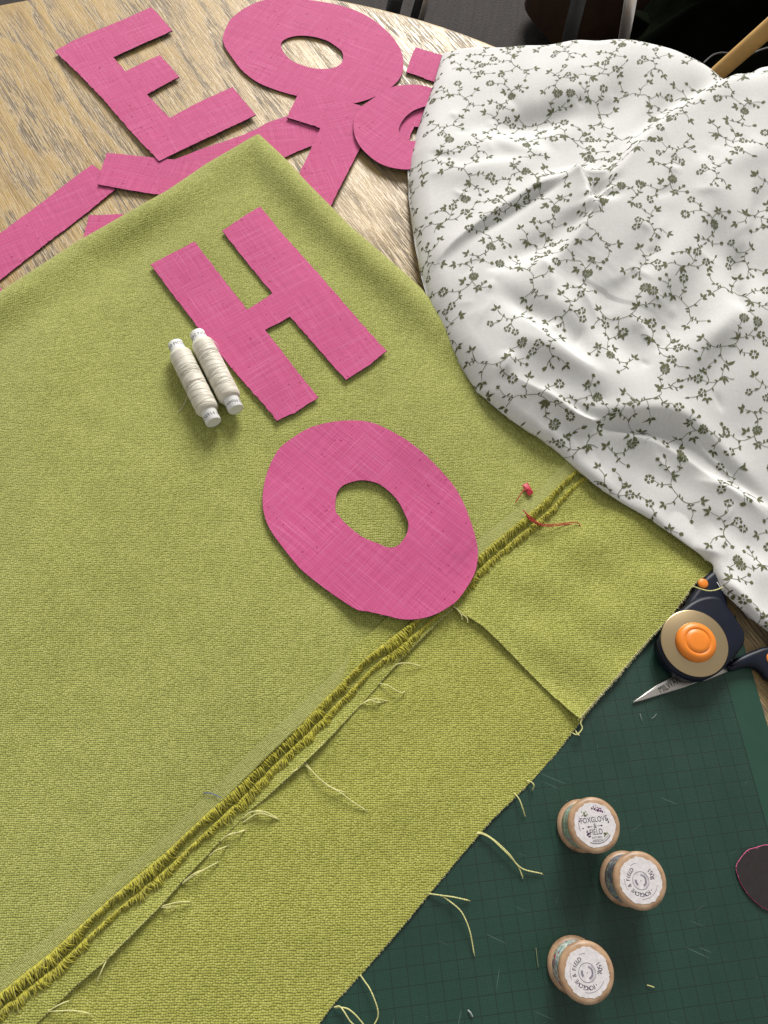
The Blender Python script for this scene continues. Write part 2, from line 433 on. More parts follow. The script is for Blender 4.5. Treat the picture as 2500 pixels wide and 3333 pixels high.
M_backing = plain('brown_backing', (.013, .009, .0085), .85, .35, 260)
M_cane = plain('cane_wood', (.50, .29, .085), .5, .15, 40)
M_leather = plain('brown_leather', (.040, .019, .010), .7, .3, 40, Specular_IOR_Level=.2)
M_coat = plain('dark_wool', (.004, .005, .003), 1.0, .6, 14, Specular_IOR_Level=.0)
M_lint = plain('white_lint', (.8, .8, .76), .8)
M_dull = plain('grey_fibre', (.34, .36, .34), .8)
M_carpet = mat_carpet()

# ================================================================== the setting: floor, table, mat
fl = mesh_obj('floor', [(-4, -3, -.74), (4, -3, -.74), (4, 5, -.74), (-4, 5, -.74)], [(0, 1, 2, 3)], M_carpet, None, False); tag(fl, kind='structure')

TC, TR = np.array([-.1695, .2214]), .5768
tb = empty('dining_table', (TC[0], TC[1], -.74), 'round pale oak dining table under all the sewing things', 'table')
mb = MB(); th = .026
prof = [(TR * .25, 0)]
prof = [(.001, -th), (TR - .012, -th), (TR - .004, -th + .003), (TR, -th + .010), (TR, -.006), (TR - .0016, -.002), (TR - .005, -.0002), (TR - .008, 0), (.001, 0)]
mb.lathe(prof, (TC[0], TC[1], 0), n=160); mb.s = [True] * len(mb.s)
o = mb.build('tabletop', M_oak, tb)
for k in range(4):
    a = R(45 + 90 * k); x, y = TC + .36 * np.array([math.cos(a), math.sin(a)])
    mb = MB(); mb.lathe([(.02, -.74), (.022, -.7), (.03, -.2), (.032, -th - .002)], (x, y, 0), n=20); mb.build('leg', M_oak, tb)

# cutting mat: right hand edge of its printed field and its border measured on the photograph
m0 = W(2355.8, 2192, .003); m1 = W(2441, 2497, .003); dv = (m0 - m1)[:2]; dv /= np.linalg.norm(dv)
mat_ang = math.atan2(dv[1], dv[0]) - math.pi / 2
mat = empty('cutting_mat', (m0[0], m0[1], 0), 'dark green gridded cutting mat under the thread reels', 'cutting mat', rz=mat_ang)
bm = bmesh.new()
x0, x1, y0, y1 = -.46, .0205, -.30, .040
vsq = [bm.verts.new((x, y, .003)) for x, y in ((x0, y0), (x1, y0), (x1, y1), (x0, y1))]
fc = bm.faces.new(vsq); r = bmesh.ops.extrude_face_region(bm, geom=[fc])
for v in [g for g in r['geom'] if isinstance(g, bmesh.types.BMVert)]: v.co.z = 0.0003
bmesh.ops.recalc_face_normals(bm, faces=bm.faces)
bmesh.ops.bevel(bm, geom=[e for e in bm.edges], offset=.0006, segments=2, affect='EDGES')
me = bpy.data.meshes.new('mat_board'); bm.to_mesh(me); me.materials.append(M_mat)
ob = bpy.data.objects.new('mat_board', me); col.objects.link(ob); ob.parent = mat

# ================================================================== green fabric, layer by layer
Z1_, Z2_, Z3_ = .0045, .0062, .0088
fab = empty('green_fabric', (-.05, .2, .003), 'large folded length of lime green woven upholstery fabric with fringed selvedge', 'fabric')

foldL = T('Z1', [(1408, 735), (1350, 760), (1110, 893), (890, 1048), (720, 1145), (560, 1233), (400, 1320), (200, 1455), (0, 1590)], .004)
foldL += T('P', [(-120, 1035), (-260, 1110)], .004)
foldR = T('Z2', [(248, 737), (300, 785), (400, 880), (510, 1000), (625, 1115)], .004) + T('Z7', [(1230, 232), (1400, 375), (1540, 495)], .004) + T('P', [(1450, 1010), (1640, 1170), (1800, 1300), (1930, 1430)], .004)
frg = [(1990, 1455), (1930, 1490), (1861, 1545), (1761, 1645), (1660, 1728), (1556, 1814), (1450, 1925), (1350, 2023), (1198, 2142), (995, 2346), (870, 2465), (753, 2581), (536, 2786), (356, 2936), (157, 3117), (0, 3238), (-160, 3375)]
seam = T('P', frg, Z3_)
left_close = T('P', [(-330, 3300), (-420, 2200), (-330, 1300)], Z3_)
foldline = foldL[::-1] + foldR
def z_top(x, y):
    P_ = np.c_[np.ravel(x), np.ravel(y)]
    d, _, _ = dist_poly(P_, foldline); r = .009
    t = np.clip(d / r, 0, 1); base = Z3_ + .0006 + .0024 * ripple(P_[:, 0], P_[:, 1], .17, 0, 6) * np.clip(d / .03, 0, 1)
    soft = np.exp(-((d - .016) / .014) ** 2) * .0058 * (1 + .35 * np.sin(P_[:, 0] * 38 + P_[:, 1] * 22)) - .0016 * np.exp(-((d - .045) / .016) ** 2)
    ds, _, _ = dist_poly(P_, seam)
    base = base + soft - .0015 * np.clip(1 - ds / .012, 0, 1)
    return (.0012 + (base - .0012) * np.sqrt(np.clip(1 - (1 - t) ** 2, 0, 1))).reshape(np.shape(x))
sheet('top_layer', foldL[::-1][:-1] + foldR + seam + left_close, z_top, .0011, M_gtop, fab, step=.0042, fine=(.0016, .011, foldline))
# the folded under side that closes the rounded fold
def zc(c):
    return lambda x, y: np.zeros(np.shape(x)) + c

strip_e = [(1476, 1980), (1440, 2012), (1303, 2147), (1170, 2298), (1080, 2395), (989, 2485), (863, 2599), (808, 2641), (603, 2858), (518, 2955), (356, 3117), (241, 3214), (121, 3328), (20, 3430)]
strip_edge = T('P', strip_e, Z2_)
def z_strip(x, y):
    P_ = np.c_[np.ravel(x), np.ravel(y)]; d, _, _ = dist_poly(P_, strip_edge)
    return (Z2_ + .0012 * np.clip(1 - d / .012, 0, 1) ** 2 * (.6 + .6 * ripple(P_[:, 0], P_[:, 1], .09, 4, 4))).reshape(np.shape(x))
inner = T('P', [(-200, 3200), (157, 2990), (536, 2680), (995, 2250), (1350, 1930), (1440, 1880)], Z2_)
sheet('selvedge_strip', strip_edge + inner, z_strip, .001, M_gflap, fab, step=.004, jit=.00012)

flap_c = T('Z8', [(1012, 1018), (1045, 1045), (1090, 1070), (1160, 1115), (1240, 1190), (1320, 1270), (1400, 1350), (1520, 1470)], Z2_) + T('Z5', [(215, 985), (240, 992), (300, 1055), (355, 1105)], Z2_)
flap_r = T('Z5', [(385, 1118), (420, 1078), (600, 878), (850, 588), (1000, 430), (1080, 320), (1130, 245), (1180, 190), (1245, 152)], .0075) + T('P', [(2360, 1850), (2430, 1830)], .0075)
flap_in = T('P', [(2430, 1600), (2100, 1400), (1900, 1440), (1700, 1640), (1500, 1820), (1420, 1900)], Z2_)
def z_flap(x, y):
    P_ = np.c_[np.ravel(x), np.ravel(y)]
    dc, _, _ = dist_poly(P_, flap_c); dr, _, pr = dist_poly(P_, flap_r); ds, _, _ = dist_poly(P_, seam)
    z = Z2_ + .0003 + .0014 * ripple(P_[:, 0], P_[:, 1], .07, 9, 6) * np.clip(ds / .02, 0, 1)
    z = z + .0018 * np.clip(1 - dc / .012, 0, 1) ** 2 + (.0012 + .003 * np.clip(pr - .35, 0, 1)) * np.clip(1 - dr / .02, 0, 1) ** 2
    return np.minimum(z, Z2_ + .006 * np.clip(ds / .012, 0, 1)).reshape(np.shape(x))
sheet('turned_flap', flap_c + flap_r + flap_in, z_flap, .001, M_gflap, fab, step=.0036, jit=.0001)

low_e = [(1905, 2330), (1869, 2374), (1811, 2451), (1748, 2523), (1712, 2560), (1600, 2668), (1500, 2785), (1396, 2910), (1314, 3010), (1177, 3169), (1082, 3272), (1050, 3316), (960, 3420)]
low_edge = T('P', low_e, Z1_)
def z_low(x, y): return Z1_ + .0005 * ripple(x, y, .07, 12, 5)
low_in = T('P', [(0, 3480), (-60, 3330), (500, 2800), (1000, 2330), (1400, 1950), (1560, 1900), (1750, 2080), (1960, 2260)], Z1_)
sheet('lower_layer', low_edge + low_in, z_low, .001, M_gbot, fab, step=.004, jit=.00008)

# chenille fringe along the selvedge, two rows of tufts
def fringe(name, line, z0, out, drop, hump, n_per_m, seed, mat_):
    rg = np.random.default_rng(seed); pts = np.array(resample([(*p, 0) for p in line], .002, False))
    mb = MB(); L = np.r_[0, np.cumsum(np.linalg.norm(np.diff(pts, axis=0), axis=1))]
    for s in np.arange(0, L[-1], 1.0 / n_per_m):
        s += rg.normal(0, .0004); k = int(np.clip(np.searchsorted(L, s), 1, len(pts) - 1))
        a = pts[k] - pts[k - 1]; a /= np.linalg.norm(a); b = pts[k - 1] + a * (s - L[k - 1]); o_ = np.array([-a[1], a[0], 0])
        if o_ @ np.array([.6, -.7, 0]) < 0: o_ = -o_
        clump = math.sin(s * 560 + 3.2 * math.sin(s * 97) + 1.7 * math.sin(s * 233)) * .5 + .5
        thin = .72 + .28 * math.sin(s * 61 + 2 * math.sin(s * 29))
        ln = out * thin * rg.uniform(.45, 1.15) * (.75 + .35 * clump); sl = rg.normal(.0012, .0022) + .0016 * math.sin(s * 330 + 2 * math.sin(s * 71)); hp = hump * rg.uniform(.5, 1.3)
        c = [b + o_ * (ln * t) + a * (sl * t * t) + np.array([0, 0, z0 + hp * math.sin(math.pi * min(1, t * 1.05)) - drop * t * t + rg.normal(0, .00008)]) for t in (0, .25, .5, .75, 1)]
        mb.tube(c, [.00028, .00040, .00038, .00032, .00013], 5, False)
    o = mb.build(name, mat_, fab); return tag(o, kind='stuff')
def offset(line, d):
    line = np.array(line); t = np.gradient(line, axis=0); t /= np.linalg.norm(t, axis=1)[:, None]; nrm = np.c_[-t[:, 1], t[:, 0]]
    if nrm[len(nrm) // 2] @ np.array([.6, -.7]) < 0: nrm = -nrm
    return line + nrm * d
fringe('fringe', offset(seam, -.0012), Z3_ - .0009, .0086, .0022, .0024, 4400, 3, M_fringe)
fringe('fringe', offset(seam, .0062), Z2_ + .0002, .0072, .0006, .0020, 4000, 4, M_fringe)

# tighter, paler band of plain weave just inside the fringe
M_band = mat_chenille('selvedge_weave', (.24, .25, .065), (.37, .38, .125), (.52, .53, .20), .00100, R(40), bump=.0003, patch=.22)
band_in = [tuple(p) for p in offset(seam, -.0098)]; band_out = [tuple(p) for p in offset(seam, -.0006)]
sheet('selvedge_band', band_out + band_in[::-1], lambda x, y: z_top(x, y) + .00022, .0004, M_band, fab, step=.0036)

# cut yarn ends along the raw edges
def stubs(line, z, zoff, pitch, ln, seed):
    rg = np.random.default_rng(seed); pts = resample([(*p, 0) for p in line], pitch, False); mb = MB()
    for i in range(1, len(pts) - 1):
        a = pts[i + 1] - pts[i - 1]; a /= np.linalg.norm(a); o_ = np.array([-a[1], a[0], 0])
        if o_ @ np.array([.7, -.5, 0]) < 0: o_ = -o_
        zz = z(np.array([pts[i][0]]), np.array([pts[i][1]]))[0] + zoff
        b = np.array([pts[i][0], pts[i][1], zz]) - o_ * .0006; e = b + o_ * ln * rg.uniform(.7, 1.3) + a * rg.normal(0, .0003) - np.array([0, 0, .0003])
        mb.tube([b, (b + e) / 2 + [0, 0, .0001], e], [.00034, .00036, .00026], 5)
    tag(mb.build('frayed_edge', M_stub, fab), kind='stuff')
stubs(low_edge, z_low, -.0004, .00095, .0011, 1)
stubs(flap_r, z_flap, -.0003, .0011, .0016, 2)
stubs(flap_r, z_flap, -.0016, .0011, .0022, 5)
stubs(strip_edge, z_strip, -.0004, .0012, .0009, 6)

# loose yarns pulled from the edges: two plies twisted
def yarn(mb, path, r=.00036, twist=900, n=5):
    p = spline(path, False, 10); p = resample(p, .0007, False); s = 0
    for ply in (0, 1):
        c = []
        for i, q in enumerate(p):
            t = p[min(i + 1, len(p) - 1)] - p[max(i - 1, 0)]; t /= np.linalg.norm(t) + 1e-12
            a = np.cross(t, [0, 0, 1]); a /= np.linalg.norm(a) + 1e-12; b = np.cross(a, t); w = i * .0007 * twist * 3.1 + ply * math.pi
            c.append(q + r * .62 * (a * math.cos(w) + b * math.sin(w)))
        mb.tube(c, r * .8, n)
def yarns(view, lst, z, lift=.003, parent=fab, mat_=None, r=.00036):
    for path in lst:
        n = len(path); pts = [Q(view, x, y, z + lift * math.sin(math.pi * i / (n - 1)) * .8 + .0004) for i, (x, y) in enumerate(path)]
        mb = MB(); yarn(mb, pts, r)
        if n > 3:                                   # unravelled end
            e = pts[-1]; d = pts[-1] - pts[-2]; d /= np.linalg.norm(d)
            for k in range(5): mb.tube([e, e + d * .0016 + rng.normal(0, .0004, 3) * [1, 1, .3]], .00010, 3)
        mb.build('loose_thread', mat_ or M_fray, parent)
yarns('A2', [[(960, 455), (990, 432), (1050, 430), (1108, 445)], [(890, 540), (930, 548), (975, 575), (1005, 588), (1025, 582)],
             [(775, 660), (810, 640), (860, 622), (925, 632)], [(790, 652), (830, 628), (870, 640), (900, 640)],
             [(490, 968), (550, 1040), (630, 1100), (700, 1125)], [(480, 972), (540, 1030), (600, 1085), (680, 1130), (740, 1175), (810, 1220)],
             [(150, 1290), (210, 1250), (250, 1240), (300, 1255), (335, 1268)], [(200, 1235), (240, 1225), (290, 1240), (310, 1258)],
             [(30, 1390), (70, 1358), (120, 1345), (158, 1330)], [(480, 975), (430, 1010), (390, 1030)]], Z2_ - .001)
yarns('A1', [[(1310, 440), (1350, 405), (1400, 400), (1450, 412), (1495, 432)], [(1215, 545), (1245, 520), (1290, 512), (1320, 503)],
             [(1130, 640), (1165, 612), (1195, 600), (1220, 590)], [(985, 790), (1040, 750), (1110, 710), (1170, 678)], [(985, 785), (1050, 735), (1100, 715)],
             [(860, 915), (900, 905), (960, 890), (1025, 888)], [(865, 918), (900, 918), (950, 915)], [(585, 1190), (565, 1225), (545, 1270), (525, 1312)],
             [(260, 1480), (300, 1455), (340, 1435), (368, 1425)], [(260, 1480), (320, 1478), (390, 1475), (480, 1490)]], Z2_ - .001)
yarns('Z6', [[(135, 150), (165, 185), (185, 235), (198, 278)], [(-92, 392), (-50, 398), (0, 425), (60, 480), (110, 530), (160, 590), (183, 645)], [(-88, 386), (-48, 392), (0, 420), (50, 460), (110, 520), (150, 575), (200, 610), (288, 630)],
             [(210, 75), (240, 85), (255, 105), (248, 125)]], .0042)
yarns('A8', [[(200, 20), (280, 32), (340, 70), (410, 130), (450, 200), (475, 270), (490, 340), (503, 418)], [(200, 18), (300, 32), (370, 42), (460, 62)]], .0042)
yarns('B7', [[(580, 820), (650, 920), (720, 1020), (790, 1170), (850, 1350), (850, 1480), (790, 1600)], [(180, 1320), (260, 1305), (320, 1370), (370, 1450), (430, 1540), (520, 1620)],
             [(190, 1322), (310, 1325), (400, 1350), (500, 1430), (580, 1520), (660, 1620)]], .0042)
yarns('Z5', [[(375, 1125), (400, 1100), (395, 1150), (405, 1185), (370, 1225), (340, 1215)], [(380, 1130), (390, 1095), (415, 1082)], [(360, 1200), (375, 1225), (385, 1230)]], .0068, .001)
yarns('A5', [[(845, 190), (930, 222), (1020, 242), (1100, 232), (1160, 205)]], .0195, .001)
yarns('A2', [[(1285, 122), (1310, 140), (1330, 168), (1332, 180)], [(1335, 165), (1360, 185), (1365, 210)]], .008, .0006)

hm = MB(); rg = np.random.default_rng(21)
for k in range(260):
    px, py = rg.uniform(0, 1700), rg.uniform(700, 3200)
    if py > 3238 - (px / 1861) * 1693 - 70 or py < 1000 - px * .62 or (px > 860 and py < 500 + (px - 860) * .95): continue
    p0 = W(px, py, Z3_); z0 = float(z_top(np.array([p0[0]]), np.array([p0[1]]))[0]) + .0003; a_ = rg.uniform(0, 6.28); L_ = rg.uniform(.0006, .0022)
    d_ = np.array([math.cos(a_), math.sin(a_), 0]) * L_; e_ = np.array([-d_[1], d_[0], 0]) * rg.normal(0, .5); p0 = np.array([p0[0], p0[1], z0])
    hm.tube([p0, p0 + d_ * .5 + e_ + [0, 0, .0003], p0 + d_], .00008, 3, False)
tag(hm.build('surface_lint', M_fray, fab), kind='stuff')
# ================================================================== pink linen letters
def letter(name, label, outline, z, ang, holes=(), smooth_outline=False, group='pink letters cut from linen', on=None, curl=.0008, mat_=None, seed=0, cat='letter'):
    out = spline(outline, True, 6) if smooth_outline else outline
    hs = [spline(h, True, 6) for h in holes]
    A = np.array(out); c = A.mean(0)
    def zf(x, y):
        base = on(x, y) + .0010 if on is not None else np.zeros(np.shape(x)) + z
        return base + .0011 + curl * (.5 + .5 * ripple(x, y, .10, seed, 4)) * .7 + curl * 6 * ((x - c[0]) ** 2 + (y - c[1]) ** 2) / .01 * .12
    o = sheet(name, out, zf, .0011, mat_ or M_linen, None, hs, .0034, .00022, ang, back=M_backing)
    hm = MB(); rg = np.random.default_rng(seed + 50)
    for ring in [out] + hs:                          # fibres working loose along the cut
        rp_ = resample([np.array(p)[:2] for p in ring], .0011); zz_ = zf(np.array(rp_)[:, 0], np.array(rp_)[:, 1])
        for i in range(len(rp_)):
            if rg.random() < .35: continue
            a_ = rg.uniform(0, 6.28); L_ = rg.uniform(.0004, .0012) * (2.2 if rg.random() < .05 else 1); p0 = np.array([*rp_[i], zz_[i] - .0003])
            d_ = np.array([math.cos(a_), math.sin(a_), rg.normal(0, .3)]) * L_; hm.tube([p0 - d_ * .3, p0 + d_ * .5 + [0, 0, .0001], p0 + d_], [.00009, .00008, .00004], 3, False)
    tag(hm.build('loose_fibres', M_linenf, o), kind='stuff')
    return tag(o, label, cat, group)
zt = .0012; zL = .0105
letter('linen_letter', 'pink linen letter E lying flat on the bare wood', T('Z1', [(297, 283), (390, 232), (500, 185), (650, 124), (822, 52), (880, 112), (932, 170), (780, 240), (612, 314), (645, 352), (680, 390), (770, 347), (865, 303), (920, 362), (970, 420), (880, 467), (795, 515), (858, 580), (918, 642), (1080, 560), (1257, 478), (1320, 555), (1382, 630), (1120, 755), (862, 880), (700, 706), (560, 540), (430, 408)], zt + .001),
       .0016, R(38), curl=.0014, seed=1)
letter('linen_letter', 'pink linen oval letter O lying on bare wood beyond the E', T('Z2', [(45, 205), (75, 130), (110, 92), (170, 50), (250, 15), (330, 2), (420, -4), (520, 8), (640, 30), (760, 65), (850, 110), (930, 175), (985, 245), (1012, 310), (1016, 370), (1000, 425), (955, 475), (880, 520), (790, 555), (690, 572), (570, 552), (440, 522), (330, 490), (230, 450), (150, 390), (95, 320), (55, 260)], zt),
       .0008, R(-20), [T('Z2', [(357, 240), (370, 222), (400, 207), (450, 198), (520, 203), (600, 225), (650, 255), (685, 285), (692, 320), (680, 350), (650, 370), (600, 378), (540, 375), (480, 360), (420, 335), (380, 300), (362, 270)], zt)], True, curl=.001, seed=2)
letter('linen_letter', 'pink linen angled letter overlapping the far O and running under green fabric', T('Z2', [(465, 473), (540, 502), (620, 530), (700, 551), (780, 566), (850, 600), (830, 700), (785, 790), (705, 950), (625, 1112), (560, 1240), (400, 1140), (452, 945), (510, 820), (568, 690), (480, 662), (387, 632), (425, 555)], .0045), .0028, R(25), curl=.0008, seed=3)
letter('linen_letter', 'pink linen strip end running under the angled letter and the green corner', T('Z1', [(935, 862), (1010, 835), (1100, 800), (1280, 740), (1390, 692), (1450, 658), (1570, 618), (1650, 640), (1726, 700), (1691, 785), (1610, 815), (1520, 857), (1420, 905), (1300, 960), (1120, 990)], .002), .0004, R(15), curl=.0006, seed=4)
letter('linen_letter', 'pink linen ring letter half hidden under the floral cloth', T('Z2', [(1250, 520), (1180, 478), (1105, 460), (1040, 458), (965, 465), (900, 495), (840, 535), (785, 575), (757, 620), (748, 670), (755, 730), (785, 790), (840, 845), (900, 885), (970, 908), (1050, 916), (1150, 900), (1250, 850), (1310, 760), (1320, 640)], .007), .0050, R(-35),
       [T('Z2', [(1160, 570), (1090, 588), (1040, 618), (1005, 662), (992, 700), (1003, 730), (1028, 748), (1065, 762), (1110, 750), (1160, 715), (1200, 660), (1200, 600)], .007)], True, curl=.0012, seed=5)
letter('linen_letter', 'pink linen piece showing through the hole of the ring letter', T('Z2', [(985, 600), (1100, 540), (1200, 560), (1190, 690), (1130, 692), (1075, 688), (1062, 715), (1048, 762), (975, 735)], .003), .0026, R(-12), curl=.0003, seed=6)
letter('linen_letter', 'small square end of a pink linen letter beside the top edge of floral cloth', T('Z2', [(1083, 257), (1155, 278), (1228, 298), (1320, 325), (1270, 468), (1177, 440), (1100, 412), (1032, 390), (1056, 322)], .002), .0008, R(-15), curl=.0008, seed=7)
letter('linen_letter', 'pink linen arm tucked under the lower corner of the E', T('Z1', [(577, 828), (700, 838), (850, 852), (980, 868), (1120, 888), (1200, 930), (1080, 1090), (887, 1058), (710, 1030), (530, 1000), (550, 915)], .003), .0020, R(-8), curl=.0009, seed=8)
letter('linen_letter', 'long straight pink linen bar at the far left of the wood', T('Z1', [(497, 890), (545, 922), (585, 970), (622, 1028), (500, 1125), (330, 1255), (160, 1388), (0, 1515), (-180, 1660), (-280, 1500), (-140, 1370), (0, 1262), (180, 1128), (340, 1008)], .0015), .0005, R(37), curl=.0006, seed=9)
letter('linen_letter', 'pink linen corner peeping from under the green fold', T('Z1', [(480, 1163), (600, 1160), (760, 1156), (800, 1240), (600, 1360), (440, 1345), (460, 1250)], .0015), .0006, R(5), curl=.0003, seed=10)
letter('linen_letter', 'tiny pink linen scrap showing at the bottom end of the green fold', T('Z1', [(-90, 1500), (0, 1553), (34, 1586), (0, 1660), (-110, 1640)], .0015), .0006, R(40), curl=.0003, seed=11)
letter('linen_letter', 'pink linen letter H lying on the green fabric', T('Z7', [(150, 435), (265, 382), (390, 325), (530, 500), (672, 680), (740, 640), (808, 597), (792, 572), (770, 548), (650, 400), (540, 267), (640, 197), (743, 130), (860, 270), (985, 410), (1200, 655), (1425, 905), (1320, 985), (1205, 1057), (1050, 888), (903, 725), (835, 762), (768, 793), (910, 975), (1055, 1153), (945, 1226), (833, 1280), (795, 1232), (700, 1125), (595, 1005), (410, 780), (280, 610)], zL), 0, R(40),
       on=z_top, curl=.0010, seed=12)
letter('linen_letter', 'pink linen oval letter O lying on the green fabric', T('Z8', [(85, 520), (88, 440), (110, 350), (160, 250), (240, 185), (320, 140), (420, 115), (530, 107), (630, 122), (720, 165), (800, 215), (880, 280), (960, 360), (1020, 430), (1065, 510), (1100, 600), (1125, 680), (1138, 750), (1130, 830), (1100, 900), (1040, 985), (980, 1030), (920, 1060), (850, 1078), (770, 1080), (690, 1062), (600, 1042), (540, 1030), (430, 960), (330, 890), (260, 830), (180, 730), (130, 660), (98, 590)], zL + .001), 0, R(-35),
       [T('Z8', [(440, 545), (445, 470), (470, 430), (510, 410), (570, 398), (640, 410), (690, 440), (740, 490), (775, 550), (798, 610), (790, 660), (765, 700), (740, 722), (700, 728), (640, 705), (570, 675), (500, 620), (460, 575)], zL + .001)], True, on=lambda x, y: np.maximum(z_top(x, y), Z3_ + .0002) + .0004, curl=.0012, seed=13)
# the oval cut from a letter, lying face down on the mat
off = T('Z6', [(1472, 600), (1480, 570), (1500, 540), (1540, 495), (1600, 475), (1659, 462), (1740, 480), (1800, 560), (1800, 700), (1740, 830), (1659, 848), (1580, 795), (1520, 725), (1485, 655)], .005)
ov = letter('felt_offcut', 'dark brown oval offcut with pink rim lying face down on the mat', off, .0034, 0, (), True, None, curl=.0008, mat_=M_backing, seed=14, cat='offcut')
mb = MB(); oc = spline(off, True, 6); mb.tube([(p[0], p[1], .0042 + .0002 * math.sin(i * .9)) for i, p in enumerate(oc)], .00032, 4)
ovp = mb.build('pink_rim', M_linen, ov)

# ================================================================== floral cotton cloth
NU, NV = 270, 240
def Dm(pts): return [Q('D', x, y, z / 1000.) for x, y, z in pts]
top_c = Dm([(955, 110, 8), (1010, 107, 18), (1100, 107, 28), (1200, 101, 38), (1290, 96, 47), (1370, 95, 54), (1440, 113, 58), (1500, 138, 58), (1550, 166, 54), (1590, 189, 48), (1603, 197, 46), (1625, 181, 58), (1659, 171, 66), (1720, 160, 72), (1800, 150, 75), (1900, 165, 66), (2010, 200, 40)])
left_c = Dm([(955, 110, 8), (937, 180, 4), (908, 262, 4), (886, 345, 4), (881, 400, 4), (888, 480, 5), (905, 580, 8), (930, 670, 9), (975, 760, 10), (1030, 850, 10)])
bot_c = Dm([(1030, 850, 10), (1100, 908, 10), (1180, 963, 10), (1255, 1027, 9), (1300, 1063, 9), (1420, 1138, 9), (1520, 1213, 9), (1540, 1245, 12), (1565, 1275, 18), (1620, 1330, 16), (1665, 1368, 12), (1760, 1440, 8), (1850, 1480, 6)])
right_c = Dm([(2010, 200, 40), (1990, 380, 24), (2020, 600, 14), (1970, 850, 10), (1990, 1080, 8), (1930, 1330, 6), (1850, 1480, 6)])
right_in = Dm([(1800, 160, 75), (1800, 400, 62), (1810, 650, 50), (1800, 900, 40), (1780, 1150, 24), (1760, 1350, 14)])
def curve_at(c, n):
    p = np.array(spline(c, False, 14)); L = np.r_[0, np.cumsum(np.linalg.norm(np.diff(p[:, :2], axis=0), axis=1))]; L /= L[-1]
    t = np.linspace(0, 1, n); return np.c_[np.interp(t, L, p[:, 0]), np.interp(t, L, p[:, 1]), np.interp(t, L, p[:, 2])]
def ease(n):   # denser towards the rolled edge
    t = np.linspace(0, 1, n); return .55 * t + .45 * t ** 2
ct, cb_, cl, cr = curve_at(top_c, 4001), curve_at(bot_c, 4001), curve_at(left_c, 4001), curve_at(right_c, 4001)
uu = ease(NU); vv = 1 - ease(NV)[::-1]
pick = lambda c, t: c[np.clip((t * 4000).round().astype(int), 0, 4000)]
Tc, Bc, Lc, Rc = pick(ct, uu), pick(cb_, uu), pick(cl, vv), pick(cr, vv)
U_, V_ = np.meshgrid(uu, vv)                      # rows v: 0 top .. 1 bottom
S = ((1 - V_)[..., None] * Tc[None] + V_[..., None] * Bc[None] + (1 - U_)[..., None] * Lc[:, None] + U_[..., None] * Rc[:, None]
     - ((1 - U_) * (1 - V_))[..., None] * Tc[0] - (U_ * (1 - V_))[..., None] * Tc[-1] - ((1 - U_) * V_)[..., None] * Bc[0] - (U_ * V_)[..., None] * Bc[-1])
X_, Y_ = S[..., 0], S[..., 1]; PP = np.c_[X_.ravel(), Y_.ravel()]
ctrl = Dm([(1000, 200, 24), (1100, 200, 32), (1220, 180, 42), (1370, 140, 55), (1500, 190, 56), (1640, 240, 70), (960, 320, 27), (1050, 320, 33), (1160, 310, 34), (1300, 300, 42), (1420, 380, 56), (1600, 400, 66),
           (960, 450, 27), (1060, 450, 34), (1160, 470, 36), (1300, 520, 44), (1450, 560, 54), (1620, 560, 58), (1000, 600, 30), (1100, 650, 34), (1200, 680, 38), (1330, 700, 40), (1480, 720, 44), (1640, 740, 46),
           (1090, 780, 29), (1180, 800, 32), (1320, 830, 35), (1480, 850, 36), (1640, 900, 34), (1130, 870, 21), (1230, 930, 18), (1340, 990, 15), (1450, 1030, 15), (1600, 1090, 17), (1340, 1070, 12), (1450, 1130, 12),
           (1540, 1190, 14), (1600, 1250, 19), (1650, 1310, 17)]) + top_c + right_in + right_c + [q + np.array([0, 0, .012]) for q in left_c[1:]] + [q + np.array([0, 0, .006]) for q in bot_c]
ctrl = np.array(ctrl)
def tps(c, P_):
    c2 = c[:, :2]; n = len(c2)
    ph = lambda r2: np.where(r2 > 1e-14, .5 * r2 * np.log(np.maximum(r2, 1e-14)), 0)
    K = ph(((c2[:, None] - c2[None]) ** 2).sum(-1)) + np.eye(n) * 2e-5; A = np.c_[np.ones(n), c2]
    M = np.block([[K, A], [A.T, np.zeros((3, 3))]]); w = np.linalg.solve(M, np.r_[c[:, 2], 0, 0, 0])
    return ph(((P_[:, None] - c2[None]) ** 2).sum(-1)) @ w[:n] + w[n] + P_ @ w[n + 1:]
H_ = tps(ctrl, PP)
# folds: (line with heights used only to find its place, amplitude, width to the left of its heading, width to the right, taper)
def fold(pts, amp, wl, wr, zg, taper=.25, power=1.0):
    global H_
    line = np.array(spline([Q('D', x, y, zg / 1000.)[:2] for x, y in pts], False, 5))
    d, s, p = dist_poly(PP, line); w = np.where(s > 0, wl, wr) / 1000.
    tp = np.clip(np.minimum(p, 1 - p) / max(taper, 1e-3), 0, 1); tp = tp * tp * (3 - 2 * tp)
    q = d / w
    prof = np.exp(-q ** 1.25) if power != 1.0 else np.exp(-q * q)
    H_ = H_ + amp / 1000. * prof * tp
def dent(x, y, amp, wx, wy, rot, zg):
    global H_
    c = Q('D', x, y, zg / 1000.)[:2]; a = R(rot); d = PP - c
    e = ((d[:, 0] * math.cos(a) + d[:, 1] * math.sin(a)) / (wx / 1000)) ** 2 + ((-d[:, 0] * math.sin(a) + d[:, 1] * math.cos(a)) / (wy / 1000)) ** 2
    H_ = H_ + amp / 1000. * np.exp(-e)
fold([(1760, 100), (1590, 196), (1465, 259), (1398, 309), (1356, 355), (1327, 388), (1281, 460), (1239, 518), (1197, 560), (1180, 600)], 15, 34, 7, 48, .16, 2)
fold([(1700, 80), (1560, 190), (1440, 250), (1370, 300), (1325, 350)], -5, 10, 14, 50, .3)
